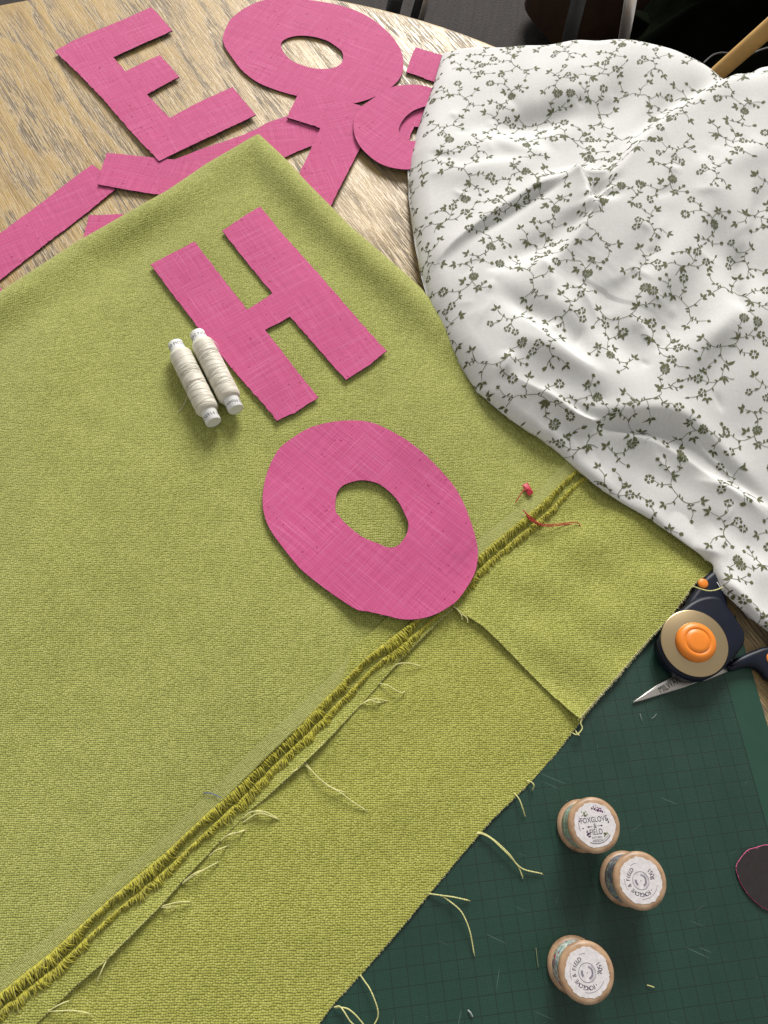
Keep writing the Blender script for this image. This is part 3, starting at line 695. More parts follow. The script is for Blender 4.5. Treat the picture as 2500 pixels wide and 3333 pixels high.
fold([(1232, 352), (1242, 375), (1254, 405), (1265, 445), (1270, 492)], 12, 3.5, 17, 40, .25, 2)
fold([(1228, 362), (1270, 376), (1322, 392)], 6, 5, 7, 42, .3, 2)
dent(1290, 428, -9, 10, 7, 20, 38); dent(1287, 455, -6, 12, 5, 10, 38)
fold([(1240, 396), (1155, 418), (1072, 468), (988, 518), (920, 572)], 5.5, 3.5, 14, 32, .25, 2)
fold([(1235, 412), (1155, 436), (1075, 484), (995, 534)], -3, 6, 4, 28, .3)
dent(1150, 545, -7, 30, 11, 38, 28); fold([(1150, 560), (1175, 590), (1185, 620), (1180, 650)], 4, 8, 8, 32, .35, 2)
dent(1145, 268, -9, 46, 15, 12, 30); dent(1331, 222, -7, 16, 46, -18, 48); dent(1230, 180, 4, 15, 46, -8, 44)
fold([(905, 330), (990, 375), (1090, 372), (1215, 345)], 4, 10, 16, 28, .35)
fold([(1050, 300), (1120, 335), (1200, 352)], 3, 12, 8, 28, .35)
dent(1138, 688, -6, 26, 10, -38, 24); dent(1331, 738, -6, 14, 30, 40, 36); dent(1214, 668, 4, 11, 28, 40, 34); dent(1250, 745, -4, 11, 22, 30, 32); dent(1190, 775, 3, 34, 8, -28, 28)
fold([(1090, 640), (1150, 720), (1240, 790), (1330, 830)], 4, 9, 12, 30, .3, 2)
fold([(1215, 600), (1270, 660), (1300, 720), (1290, 790)], 3.5, 10, 8, 36, .3, 2)
dent(1385, 565, -7, 14, 40, -30, 48); fold([(1440, 470), (1400, 540), (1350, 590), (1280, 610)], 4, 9, 14, 48, .3, 2)
fold([(1093, 770), (1092, 800), (1085, 830)], 3, 4, 6, 20, .4, 2)
dent(1480, 650, -4, 14, 46, -25, 48); dent(1430, 590, 3, 14, 42, -20, 50); dent(1560, 520, -5, 16, 50, 15, 60); dent(1560, 720, 4, 40, 12, 30, 48); dent(1620, 330, 4, 30, 14, 30, 72)
fold([(1610, 520), (1600, 590), (1625, 680)], -5, 5, 9, 58, .3, 2)
fold([(1500, 330), (1530, 430), (1520, 520)], 3, 14, 8, 60, .3, 2)
_cr = random.Random(11)
for _k in range(95):                                # small random creases of crumpled cotton
    _x = _cr.uniform(930, 1640); _y = _cr.uniform(150, 1180)
    if _y > 850 + (_x - 1030) * .78 - 50 or _x < 930 + max(0, _y - 600) * .5: continue
    _a = math.atan2(_y - 420, _x - 1270) + _cr.gauss(0, .5); _l = _cr.uniform(28, 95); _b = _cr.uniform(-.25, .25)
    _p = [(_x + t * _l * math.cos(_a + _b * t), _y + t * _l * math.sin(_a + _b * t)) for t in (-.5, 0, .5)]
    fold(_p, _cr.choice((-1, 1, 1)) * _cr.uniform(.5, 1.6), _cr.uniform(1.6, 6), _cr.uniform(1.6, 6), 38, .45, 2)
fold([(1640, 640), (1560, 700), (1500, 790), (1480, 840)], 4, 9, 14, 44, .3)
fold([(1650, 380), (1640, 500), (1655, 640)], -6, 12, 8, 62, .3)
fold([(1140, 822), (1185, 845), (1271, 893), (1343, 893), (1453, 899), (1486, 916), (1535, 963), (1583, 1001), (1690, 1090)], 12, 17, 5, 36, .28, 2)
fold([(1150, 848), (1265, 910), (1340, 922), (1440, 928), (1500, 965), (1575, 1025), (1690, 1120)], -8, 6, 6, 22, .26)
fold([(1060, 800), (1180, 868), (1280, 925), (1400, 960), (1480, 1000), (1560, 1060), (1690, 1140)], 6, 6, 26, 20, .2, 2)
fold([(1480, 1035), (1583, 1073), (1690, 1125)], 5, 6, 22, 18, .3, 2)
fold([(1280, 1000), (1400, 1060), (1540, 1120), (1690, 1200)], 2.5, 12, 16, 14, .3)
fold([(1500, 1140), (1580, 1200), (1690, 1270)], 3.5, 10, 14, 15, .3)
H_ = H_ + .0008 * ripple(PP[:, 0], PP[:, 1], .06, 3, 6)
Hc = H_.reshape(X_.shape)
dl, _, _ = dist_poly(PP, np.array(left_c)); db, _, _ = dist_poly(PP, np.array(bot_c))
zlow = np.minimum(np.interp(dl, [0, .03], [.0025, .009]), 1) ; dd = np.minimum(dl, db * 1.8).reshape(X_.shape)
floorz = np.interp(Y_, [.40, .54], [.0108, .0024])
ra = dl / .017; rb_ = db / .0075; rarg = (ra * rb_ / np.sqrt(ra ** 2 + rb_ ** 2 + 1e-12)); rc_ = dist_poly(PP, np.array(right_c))[0] / .025; rarg = (rarg * rc_ / np.sqrt(rarg ** 2 + rc_ ** 2 + 1e-12)).reshape(X_.shape)
roll = np.sqrt(np.clip(1 - (1 - np.clip(rarg, 0, 1)) ** 2, 0, 1))
Hc = np.maximum(Hc, floorz + .003)
Zc = floorz + (Hc - floorz) * roll
GRID = np.stack([X_, Y_, Zc], -1)
# roll the far edge over and let it hang behind
extra = []
tdir = np.gradient(GRID[0, :, :2], axis=0); tdir /= np.linalg.norm(tdir, axis=1)[:, None]; outd = np.c_[-tdir[:, 1], tdir[:, 0]]
outd[outd[:, 1] < 0] *= -1
ker = np.ones(15) / 15; outd = np.c_[np.convolve(np.pad(outd[:, 0], 7, 'edge'), ker, 'valid'), np.convolve(np.pad(outd[:, 1], 7, 'edge'), ker, 'valid')]
on_table = np.hypot(GRID[0, :, 0] - TC[0], GRID[0, :, 1] - TC[1]) < TR - .004
zmin = np.where(on_table, .002, -.12)
for k in range(1, 11):
    a = R(12 * k) if k < 9 else R(96); rr = np.clip(GRID[0, :, 2] * .45, .004, .02); ext = max(0, k - 8) * .06
    z = np.maximum(GRID[0, :, 2] - rr * (1 - math.cos(a)) - ext, zmin)
    extra.append(np.c_[GRID[0, :, :2] + outd * (rr * math.sin(min(a, R(90))))[:, None], z])
FULL = np.concatenate([np.array(extra)[::-1], GRID], 0); nv, nu = FULL.shape[:2]; NX = len(extra)
faces = [(i * nu + j, (i + 1) * nu + j, (i + 1) * nu + j + 1, i * nu + j + 1) for i in range(nv - 1) for j in range(nu - 1)]
cloth = empty('floral_cloth', (.2, .45, .003), 'crumpled white cotton cloth printed with small olive flowers', 'fabric')
cl_o = mesh_obj('cotton_sheet', FULL.reshape(-1, 3), faces, M_cotton, cloth)
sm_ = cl_o.modifiers.new('thickness', 'SOLIDIFY'); sm_.thickness = .0004; sm_.offset = -1

# flatten the cloth (springs) so that the print follows the folds
q = 3; C3 = FULL[::q, ::q]; UVc = C3[..., :2].copy()
hx = np.linalg.norm(C3[:, 1:] - C3[:, :-1], axis=-1); hy = np.linalg.norm(C3[1:] - C3[:-1], axis=-1)
px_ = np.linalg.norm(UVc[:, 1:] - UVc[:, :-1], axis=-1); py_ = np.linalg.norm(UVc[1:] - UVc[:-1], axis=-1)
lx = np.minimum(hx, px_ * 1.9 + .0004); ly = np.minimum(hy, py_ * 1.9 + .0004)
for it in range(700):
    acc = np.zeros_like(UVc); cnt = np.zeros(UVc.shape[:2])
    e = UVc[:, 1:] - UVc[:, :-1]; l = np.linalg.norm(e, axis=-1) + 1e-9; c = (e * ((l - lx) / l)[..., None]) * .5
    acc[:, :-1] += c; acc[:, 1:] -= c; cnt[:, :-1] += 1; cnt[:, 1:] += 1
    e = UVc[1:] - UVc[:-1]; l = np.linalg.norm(e, axis=-1) + 1e-9; c = (e * ((l - ly) / l)[..., None]) * .5
    acc[:-1] += c; acc[1:] -= c; cnt[:-1] += 1; cnt[1:] += 1
    UVc += acc / cnt[..., None] * 1.0
nvc, nuc = UVc.shape[:2]
dU = np.stack(np.gradient(UVc, axis=(0, 1)), 0)          # d/drow, d/dcol
def bil(A, r, c):
    r = np.clip(r, 0, A.shape[0] - 1.001); c = np.clip(c, 0, A.shape[1] - 1.001); i = r.astype(int); j = c.astype(int); fr = (r - i)[:, None]; fc_ = (c - j)[:, None]
    return A[i, j] * (1 - fr) * (1 - fc_) + A[i + 1, j] * fr * (1 - fc_) + A[i, j + 1] * (1 - fr) * fc_ + A[i + 1, j + 1] * fr * fc_
NRM = np.cross(np.gradient(FULL, axis=1), np.gradient(FULL, axis=0)); NRM /= np.linalg.norm(NRM, axis=-1)[..., None] + 1e-12
NRM *= np.where(NRM[..., 2:3] < 0, -1, 1) if True else 1
def to_cloth(P_):
    P_ = np.asarray(P_); sub = UVc[::3, ::3]; fl_ = sub.reshape(-1, 2); ns = sub.shape[1]; k = np.empty(len(P_), int)
    for b in range(0, len(P_), 2000): k[b:b + 2000] = ((P_[b:b + 2000, None] - fl_[None]) ** 2).sum(-1).argmin(1)
    r = (k // ns) * 3.0; c = (k % ns) * 3.0
    for it in range(9):
        e = P_ - bil(UVc, r, c); a = bil(dU[0], r, c); b = bil(dU[1], r, c); det = a[:, 0] * b[:, 1] - a[:, 1] * b[:, 0]; det = np.where(np.abs(det) < 1e-12, 1e-12, det)
        dr = (e[:, 0] * b[:, 1] - e[:, 1] * b[:, 0]) / det; dc = (a[:, 0] * e[:, 1] - a[:, 1] * e[:, 0]) / det
        r += np.clip(dr, -2, 2); c += np.clip(dc, -2, 2); r = np.clip(r, 0, nvc - 1.001); c = np.clip(c, 0, nuc - 1.001)
    err = np.linalg.norm(P_ - bil(UVc, r, c), axis=1)
    return bil(FULL, r * q, c * q), bil(NRM, r * q, c * q), err

# ---- the print: sprays of flowers, buds, leaves on curling stems (millimetres, drawn flat)
class Spray:
    def __init__(s): s.polys = []
    def stem(s, pts, w0=.30, w1=.22):
        p = np.array(spline(pts, False, 5)); t = np.gradient(p, axis=0); t /= np.linalg.norm(t, axis=1)[:, None] + 1e-9; n_ = np.c_[-t[:, 1], t[:, 0]]
        w = np.linspace(w0, w1, len(p))[:, None] / 2; a, b = p + n_ * w, p - n_ * w
        for i in range(len(p) - 1): s.polys.append([a[i], a[i + 1], b[i + 1], b[i]])
        for i in range(4, len(p) - 3, 5):            # little leaves along the stem
            sg = 1 if (i // 5) % 2 else -1; s.leaf(p[i], math.atan2(t[i][1], t[i][0]) + sg * .85, 2.3, .95)
        return p, t
    def leaf(s, base, ang, ln, wd, teeth=0):
        """pointed leaf; a toothed one has two side points"""
        d = np.array([math.cos(ang), math.sin(ang)]); n_ = np.array([-d[1], d[0]]); base = np.array(base)
        prof = ((0, .06), (.18, .55), (.30, .95), (.40, .62), (.55, .90), (.68, .48), (1, 0)) if teeth else ((0, .06), (.25, .75), (.45, 1.0), (.70, .60), (1, 0))
        up_ = [base + d * ln * t + n_ * wd / 2 * w for t, w in prof]; dn = [base + d * ln * t - n_ * wd / 2 * w for t, w in prof[:-1]]
        s.polys.append(up_ + dn[::-1])
    def trio(s, base, ang, sz, teeth=1):
        for da, k in ((0, 1.12), (1.05, .92), (-1.05, .92)):
            s.leaf(np.array(base) + .12 * sz * np.array([math.cos(ang + da), math.sin(ang + da)]), ang + da, sz * k * 1.08, sz * .56, teeth)
    def flower(s, c, r, n=6, ph=0.0, notch=True):
        c = np.array(c); r = r * .90
        for k in range(n):
            a = ph + 6.2832 * k / n; d = np.array([math.cos(a), math.sin(a)]); m = np.array([-d[1], d[0]]); r0 = r; w = r * math.sin(math.pi / n) * .84
            s.polys.append([c + d * r * .34, c + d * r * .58 + m * w * .62, c + d * r * .9 + m * w * .78, c + d * r * (1.02 if notch else 1.0) + m * w * .32,
                            c + d * r * (.9 if notch else 1.08), c + d * r * 1.02 - m * w * .32, c + d * r * .9 - m * w * .78, c + d * r * .58 - m * w * .62])
        s.polys.append([c + r * .11 * np.array([math.cos(a), math.sin(a)]) for a in np.linspace(0, 6.28, 7)[:-1]])
    def rose(s, c, r):
        c = np.array(c); s.flower(c, r, 9, .2)
        ring = []
        for k in range(10):
            a0, a1 = 6.2832 * k / 10, 6.2832 * (k + 1) / 10; f = lambda a, q_: c + r * q_ * np.array([math.cos(a), math.sin(a)])
            s.polys.append([f(a0, .30), f(a1, .30), f(a1, .20), f(a0, .20)])
    def bud(s, c, ang, sz):
        c = np.array(c); d = np.array([math.cos(ang), math.sin(ang)]); n_ = np.array([-d[1], d[0]])
        s.polys.append([c + d * sz * (.5 - .55 * math.cos(a)) + n_ * sz * .40 * math.sin(a) for a in np.linspace(0, 6.28, 10)[:-1]])
        for sg in (1, -1): s.polys.append([c + n_ * sg * .1 * sz, c + n_ * sg * .55 * sz + d * .45 * sz, c + n_ * sg * .62 * sz + d * .85 * sz, c + n_ * sg * .40 * sz + d * .4 * sz])
def P2(x, y): return np.array([x, y], float)
def spray_a():
    s = Spray()
    s.stem([(-13, -4), (-8, -7), (-2, -5.5), (3, -2), (5, 3), (3, 8), (5, 12)])
    s.stem([(-8.6, -7), (-12, -10), (-13, -14)]); s.stem([(3.4, -1.4), (8, -4), (12, -4)]); s.stem([(5, 3), (9, 5), (12, 9)]); s.stem([(-2, -5.5), (-1, -10), (2, -13)])
    s.rose((5.4, 14.5), 3.1); s.trio((5, 2.6), 2.6, 3.2); s.trio((-13.5, -4), 2.6, 2.9)
    s.flower((14.5, -4), 2.9, 6, .3); s.leaf((7.5, -4), 1.2, 2.1, .9); s.leaf((9.5, -4.3), -1.5, 2.2, .9)
    s.bud((12.4, 9.4), .9, 2.0); s.stem([(9.6, 5.8), (12.4, 5.9), (14.2, 6.6)]); s.bud((14.4, 6.7), .3, 1.9); s.leaf((9, 5.1), 2.2, 2.0, .8)
    s.bud((-13.2, -14.3), -1.9, 2.0); s.leaf((-11, -9), -.3, 2.3, .9); s.leaf((-5, -6.6), 1.1, 2.2, .9); s.leaf((-9.6, -7.6), 2.5, 2.2, .9)
    s.trio((2.3, -13.2), -1.0, 2.9); s.leaf((-.6, -9.4), -2.6, 1.9, .8); s.leaf((4, 8), .4, 1.6, .7); s.leaf((3.2, 8.4), 2.9, 1.5, .7)
    return s
def spray_b():
    s = Spray()
    s.stem([(-2, -14), (-3, -9), (0, -4), (0, 1), (-2, 5)]); s.stem([(0, -4), (4, -1), (5.5, 3)]); s.stem([(-.2, 0), (-5, 1), (-9, -1), (-11, -4)])
    s.stem([(-2.6, -8), (-7, -9.5), (-10, -13)]); s.stem([(-1.8, 5), (-3, 9), (-2, 13)]); s.stem([(5.6, 4), (8, 8), (8, 12)])
    s.flower((-2, 5.6), 2.8, 6, .1); s.flower((6, 4.6), 2.7, 5, .5); s.trio((-2.4, -9), .1, 3.3)
    s.bud((-11.2, -4.4), -2.0, 2.0); s.leaf((-6.5, .8), 1.8, 2.2, .9); s.leaf((-8, -.1), -1.3, 2.0, .9); s.trio((-10, -13), -2.2, 2.8)
    s.leaf((-3, 9.2), 2.6, 2.1, .9); s.leaf((-2.7, 10.4), .5, 2.0, .9); s.leaf((-2, 13), 1.4, 3.0, 1.1); s.leaf((8, 12), 1.6, 2.8, 1.1); s.leaf((7.3, 7), .2, 2.0, .8)
    s.trio((8.8, 2.6), -.1, 3.0); s.trio((-5, 3.4), 3.6, 2.7); s.leaf((-2.6, -11), .9, 1.6, .7)
    return s
def spray_c():
    s = Spray()
    s.stem([(10, 9), (5, 10), (1, 7), (-1, 2), (0, -3), (4, -7), (10, -8)]); s.stem([(-.6, 0), (-5, -3), (-10, -2)]); s.stem([(4, -7), (3, -11), (5, -14)]); s.stem([(5, 10), (3, 13), (-1, 14)])
    s.flower((12.2, -8), 3.0, 8, .2); s.rose((-1, 3), 2.9); s.trio((-5.4, -3.3), -1.5, 2.7); s.bud((-10.2, -2), 2.8, 2.1); s.bud((-7.6, .2), 2.0, 1.8); s.stem([(-6, -3), (-7, -1), (-7.6, .2)])
    s.trio((2.6, -1), .2, 3.0); s.flower((5.2, -15.6), 2.4, 5, .7); s.leaf((3.2, -10), 2.7, 2.1, .9); s.leaf((7, -7.8), 1.2, 2.2, .9); s.bud((-1.4, 14), 3.0, 2.0)
    s.leaf((3.5, 12.7), -2.4, 2.0, .8); s.leaf((7.6, 9.8), -1.2, 2.3, .9); s.trio((10.6, 8.8), -.4, 2.9); s.leaf((2, 8.2), 2.3, 2.1, .9)
    return s
def spray_d():
    s = Spray()
    s.stem([(-9, 3), (-4, 1), (1, 2.5), (5, .5), (8, -3)]); s.stem([(1, 2.5), (1, 6), (-1, 9)]); s.stem([(5, .5), (7, 4), (10, 5)]); s.stem([(-4, 1.1), (-5, -3), (-8, -6)])
    s.flower((-1.2, 10.8), 2.2, 5, .2); s.flower((2.8, 8.6), 2.1, 5, .9); s.flower((11.6, 5.4), 2.1, 5, .4); s.bud((-9.3, 3.2), 2.8, 2.0); s.bud((-9, -.2), 3.3, 1.8); s.stem([(-6, 1.8), (-8, .4), (-9, -.2)])
    s.trio((8.2, -3.3), -1.0, 3.0); s.trio((-8.2, -6.2), -2.3, 2.7); s.leaf((-1, 1.6), -1.2, 2.1, .9); s.leaf((3, 1.9), 1.3, 1.9, .8)
    return s
lib = [spray_a(), spray_b(), spray_c(), spray_d()]
pts2 = []; fcs = []
lo2 = UVc.reshape(-1, 2).min(0); hi2 = UVc.reshape(-1, 2).max(0)
A1v = np.array([.0435, .007]); A2v = np.array([-.011, .0350]); PSC = .00146; rp = random.Random(5)
for i in range(-6, 22):
    for j in range(-8, 30):
        c = np.array([lo2[0] - .02, lo2[1] - .02]) + A1v * (i + .5 * (j % 2)) + A2v * j
        if c[0] < lo2[0] - .02 or c[1] < lo2[1] - .02 or c[0] > hi2[0] + .02 or c[1] > hi2[1] + .02: continue
        k = (i * 3 + j * 2 + (i * j) % 3) % 4; s = lib[k]; a = R(-20) + (0, 1.9, 3.6, 5.0)[(i + 2 * j) % 4] + rp.uniform(-.35, .35); sc_ = PSC * rp.uniform(.95, 1.05)
        ca, sa = math.cos(a) * sc_, math.sin(a) * sc_; c = c + np.array([rp.uniform(-.003, .003), rp.uniform(-.003, .003)])
        mir = -1 if (i + j) % 3 == 0 else 1
        for poly in s.polys:
            b = len(pts2); idx = []
            for p in poly: pts2.append((c[0] + ca * p[0] * mir - sa * p[1], c[1] + sa * p[0] * mir + ca * p[1]))
            idx = tuple(range(b, len(pts2))); fcs.append(idx if mir > 0 else idx[::-1])
P3, N3, er = to_cloth(np.array(pts2)); ok = er < .0008
keep = [f for f in fcs if all(ok[list(f)]) and np.ptp(P3[list(f)], axis=0).max() < .008]
used = sorted({i for f in keep for i in f}); rm = {u: k for k, u in enumerate(used)}
pv = (P3 + N3 * .00022)[used]; keep = [tuple(rm[i] for i in f) for f in keep]
# orient every face of the print along the cloth
nf = []
for f in keep:
    a, b, c = pv[f[0]], pv[f[len(f) // 3]], pv[f[2 * len(f) // 3]]
    nf.append(f if np.cross(b - a, c - a) @ N3[used[f[0]]] >= 0 else f[::-1])
tag(mesh_obj('floral_print', pv, nf, M_print, cloth, False), kind='stuff')

# ================================================================== thread reels lying on the green fabric
def thread_reel(e0, e1, label, texts, tail, seed):
    """e0 bottom end, e1 top end (world), axis horizontal"""
    e0 = np.array(e0); e1 = np.array(e1); ax = e1 - e0; Ln = np.linalg.norm(ax); ax /= Ln; mid = (e0 + e1) / 2
    root = empty('thread_reel', (mid[0], mid[1], mid[2] - .0087), label, 'thread reel', 'thread reels beside the letter H', math.atan2(ax[1], ax[0]) - math.pi / 2)
    cr_ = .0060; rg = np.random.default_rng(seed)
    mb = MB(); c0, c1 = Ln * .13, Ln * .885
    mb.lathe([(cr_ * .72, .0004), (cr_ * .94, 0), (cr_, .0006), (cr_, Ln - .0006), (cr_ * .94, Ln), (cr_ * .72, Ln - .0004)], e0, ax, 40)
    core = mb.build('core_tube', M_whiteplastic, root)
    rb = .0087; prof = []
    N = 90
    for i in range(N + 1):
        t = i / N; r = rb * min(1, .80 + .20 * math.sin(min(1, min(t, 1 - t) * 14) * math.pi / 2)) + .00006 * math.sin(t * 40 + seed) + rg.normal(0, .00002)
        if t == 0 or t == 1: r = cr_ * 1.01
        prof.append((r, c0 + (c1 - c0) * t))
    mb = MB(); mb.lathe(prof, e0, ax, 44); wd = mb.build('thread_winding', M_thread, root)
    side = np.cross(ax, [0, 0, 1]); side /= np.linalg.norm(side); upv = np.cross(side, ax)
    pc = lambda phi, h, r: e0 + ax * h + r * (math.sin(phi) * side + math.cos(phi) * upv)
    mb = MB()
    for k in range(34):                              # crossing strands on the surface
        h0 = c0 + (c1 - c0) * rg.uniform(.04, .80); sl = rg.choice([-1, 1]) * rg.uniform(.0006, .0034); ph0 = rg.uniform(-2.2, -1.2)
        pts = [pc(ph0 + t * 2.9, np.clip(h0 + sl * t * 2, c0 + .002, c1 - .002), rb + .00010) for t in np.linspace(0, 1, 14)]
        mb.tube(pts, .00010, 4, False)
    mb.build('strand', M_thread, wd)
    mb = MB(); mb.tube(spline([np.array(p) for p in tail], False, 8), .00020, 5); mb.build('loose_end', M_thread, wd)
    for s_, h, flip, ph in texts:
        v, f = text2d(s_, .0040); k = -1 if flip else 1
        mb = MB(); mb.add([pc(ph + k * p[0] / cr_, h + k * p[1], cr_ + .00006) for p in v], f, False); mb.build('lettering', M_ink, core)
    return root
zr = float(z_top(np.array([Q('A4', 500, 900, .015)[0]]), np.array([Q('A4', 500, 900, .015)[1]]))[0]) + .0088
Lr = .078
t1, b1 = Q('A4', 330, 325, zr), Q('A4', 930, 1545, zr)
t2, b2 = Q('A4', 668, 165, zr), Q('A4', 1275, 1348, zr)
thread_reel(b1, t1, 'ivory thread reel with loose tail, the one farther from the pink H', [('120 M0221', t1 is not None and np.linalg.norm(t1 - b1) - .0042, False, .05), ('256914 10', .0046, False, .05)],
            [Q('A4', 560, 1010, zr + .006), Q('A4', 525, 1110, zr + .002), Q('A4', 490, 1220, zr - .004), Q('A4', 440, 1310, zr - .0068), Q('A4', 375, 1378, zr - .0070)], 1)
thread_reel(b2, t2, 'ivory thread reel touching the edge of the pink H, thread looping out', [('NOON 24950', np.linalg.norm(t2 - b2) - .0048, True, .1), ("12 Moon s", .0046, True, .1)],
            [Q('A4', 815, 235, zr + .004), Q('A4', 900, 262, zr + .005), Q('A4', 985, 340, zr + .004), Q('A4', 1005, 420, zr + .001), Q('A4', 960, 490, zr + .004), Q('A4', 900, 505, zr + .0068)], 2)

# ================================================================== wooden cotton reels (pattern weights) on the mat
def weight(base_px, top_px, label, wrap, ang, style, seed):
    hgt = .0300; zb = .0030; c = (W(*base_px, zb) + W(*top_px, zb + hgt)) / 2; rg = np.random.default_rng(seed)
    root = empty('cotton_reel', (c[0], c[1], zb), label, 'cotton reel', 'wooden cotton reels used as pattern weights')
    rr = .0159
    flange = lambda z0, s: None
    pr = [(rr - .0022, 0), (rr - .0006, .0006), (rr, .0016), (rr, .0026), (rr - .0008, .0036), (.0140, .0050)]
    mb = MB(); mb.lathe(pr + [(.0130, .0050)], (c[0], c[1], zb), n=64); mb.build('lower_flange', M_beech, root)
    prt = [(.0130, hgt - .0052), (.0140, hgt - .0052), (rr - .0008, hgt - .0040), (rr, hgt - .0030), (rr, hgt - .0019), (rr - .0006, hgt - .0007), (rr - .0020, hgt - .0001), (rr - .0034, hgt), (.001, hgt)]
    mb = MB(); mb.lathe(prt, (c[0], c[1], zb), n=64); top = mb.build('upper_flange', M_beech, root)
    mb = MB(); mb.lathe([(.0130, .0046), (.0138, .0051), (.0132, .0090), (.0132, .0210), (.0138, hgt - .0053), (.0130, hgt - .0048)], (c[0], c[1], zb), n=56); mb.build('fabric_wrap', wrap, root)
    lr = .0125; zl = zb + hgt + .00016; n = 90; mb = MB()
    ro = [lr * (1 + .018 * math.sin(7 * a + seed) + .012 * math.sin(19 * a) + rg.normal(0, .010)) for a in np.linspace(0, 6.2832, n, endpoint=False)]
    v = [(c[0] + r * math.cos(6.2832 * i / n), c[1] + r * math.sin(6.2832 * i / n), zl) for i, r in enumerate(ro)] + [(c[0] + r * 1.006 * math.cos(6.2832 * i / n), c[1] + r * 1.006 * math.sin(6.2832 * i / n), zl - .00018) for i, r in enumerate(ro)]
    mb.add(v, [tuple(range(n))] + [(i, n + i, n + (i + 1) % n, (i + 1) % n) for i in range(n)], False); lab = mb.build('paper_label', M_paper, root)
    zi = zl + .00007; ca, sa = math.cos(ang), math.sin(ang)
    def put(mb, v, f):   # label coordinates in mm, x along the lettering
        mb.add([(c[0] + (ca * p[0] - sa * p[1]) * .001, c[1] + (sa * p[0] + ca * p[1]) * .001, zi) for p in v], f, False)
    def arc(mb, r, w, a0, a1, n=24):
        A = np.linspace(a0, a1, n); v = [(r * math.cos(a), r * math.sin(a)) for a in A] + [((r + w) * math.cos(a), (r + w) * math.sin(a)) for a in A]
        put(mb, v, [(i, n + i, n + i + 1, i + 1) for i in range(n - 1)])
    def blob(mb, x, y, r, k=.6, a=0.0):
        put(mb, [(x + r * math.cos(t) * math.cos(a) - k * r * math.sin(t) * math.sin(a), y + r * math.cos(t) * math.sin(a) + k * r * math.sin(t) * math.cos(a)) for t in np.linspace(0, 6.28, 9)[:-1]], [tuple(range(8))])
    mb = MB()
    if style == 'front':
        for s_, sz, y, sx in (('FOXGLOVE', 4.4, 2.9, .74), ('&', 4.0, -.6, .8), ('FIELD', 4.6, -4.0, .72), ('PATTERN', 1.55, -7.0, .95), ('WEIGHTS', 1.45, -8.5, .95)):
            v, f = text2d(s_, sz); put(mb, v * [sx, 1.0] + [0, y], f)
        for sg in (-1, 1):
            put(mb, [(sg * 1.6, -.55), (sg * 4.4, -.55), (sg * 4.4, -.85), (sg * 1.6, -.85)], [(0, 1, 2, 3)]); put(mb, [(sg * 3.6, -.1), (sg * 4.9, -.7), (sg * 3.6, -1.3)], [(0, 1, 2)])
        arc(mb, 10.2, .35, R(-118), R(-40)); arc(mb, 9.3, .2, R(-110), R(-38)); arc(mb, 9.6, .25, R(150), R(195))
        for x, y, r in ((-5.0, -4.6, 1.3), (-5.4, -3.2, .8), (-4.5, -6.0, .9), (8.2, 2.2, .8), (8.6, .8, .7), (-7.5, -1.2, .6), (-8.8, 3, .6)): blob(mb, x, y, r, .55, rg.uniform(0, 3))
        mb.build('lettering', M_ink, lab)
        mb = MB()
        for k in range(34): t = rg.uniform(0, 1); blob(mb, .2 + 6.6 * t + rg.normal(0, .5), 9.2 - 2.6 * t * t + rg.normal(0, .7), rg.uniform(.28, .6), .7, rg.uniform(0, 3))
        mb.build('flower_print', M_purple, lab)
        mb = MB()
        for k in range(13): blob(mb, -6.8 + rg.uniform(0, 3.6), 6.0 + rg.uniform(-.6, 2.2), .62, .45, rg.uniform(0, 3))
        for k in range(12): blob(mb, 4.4 + rg.uniform(0, 3.4), -5.8 + rg.uniform(-1.2, 1.2), .6, .45, rg.uniform(0, 3))
        mb.build('leaf_print', M_olive, lab)
    else:
        def around(s_, sz, r, a0, a1):
            for k, ch in enumerate(s_):
                if ch == ' ': continue
                a = a0 + (a1 - a0) * k / (len(s_) - 1); v, f = text2d(ch, sz); b = a - math.pi / 2
                put(mb, [(r * math.cos(a) + p[0] * math.cos(b) - p[1] * math.sin(b), r * math.sin(a) + p[0] * math.sin(b) + p[1] * math.cos(b)) for p in v], f)
        around('FOXGLOVE & FIELD', 3.1, 7.4, R(-62), R(-236)); around('150g', 3.6, 7.6, R(38), R(4))
        mb.build('lettering', M_ink, lab)
        mb = MB(); arc(mb, 4.7, .28, 0, 6.2832, 48); arc(mb, 4.1, .14, R(-60), R(60)); arc(mb, 9.5, .2, R(95), R(118), 10); arc(mb, 9.7, .2, R(-98), R(-20)); arc(mb, 9.6, .2, R(168), R(205), 10)
        for k in range(17):
            a = R(78 - k * 9); put(mb, [((2.5 + q_ * 1.1) * math.cos(a + w), (2.5 + q_ * 1.1) * math.sin(a + w)) for q_, w in ((0, -.05), (1, -.05), (1, .06), (0, .06))], [(0, 1, 2, 3)])
        for k in range(7):
            a = R(165 + k * 9); put(mb, [((2.4 + q_ * 1.2) * math.cos(a + w), (2.4 + q_ * 1.2) * math.sin(a + w)) for q_, w in ((0, -.05), (1, -.05), (1, .06), (0, .06))], [(0, 1, 2, 3)])
        blob(mb, 0, 0, .3, 1); blob(mb, 7.4 * math.cos(R(118)), 7.4 * math.sin(R(118)), .35, 1); blob(mb, 7.4 * math.cos(R(-48)), 7.4 * math.sin(R(-48)), .35, 1)
        mb.build('ring_print', M_inkf, lab)
    return root
wr1 = mat_print('mint_print', (.30, .42, .33), [(.36, .50, .40), (.22, .36, .28), (.40, .45, .22), (.40, .26, .32)], (.10, .20, .19))
wr2 = mat_print('slate_print', (.17, .23, .27), [(.30, .32, .26), (.12, .16, .22), (.22, .28, .34), (.34, .36, .28), (.25, .12, .15)], (.05, .08, .11))
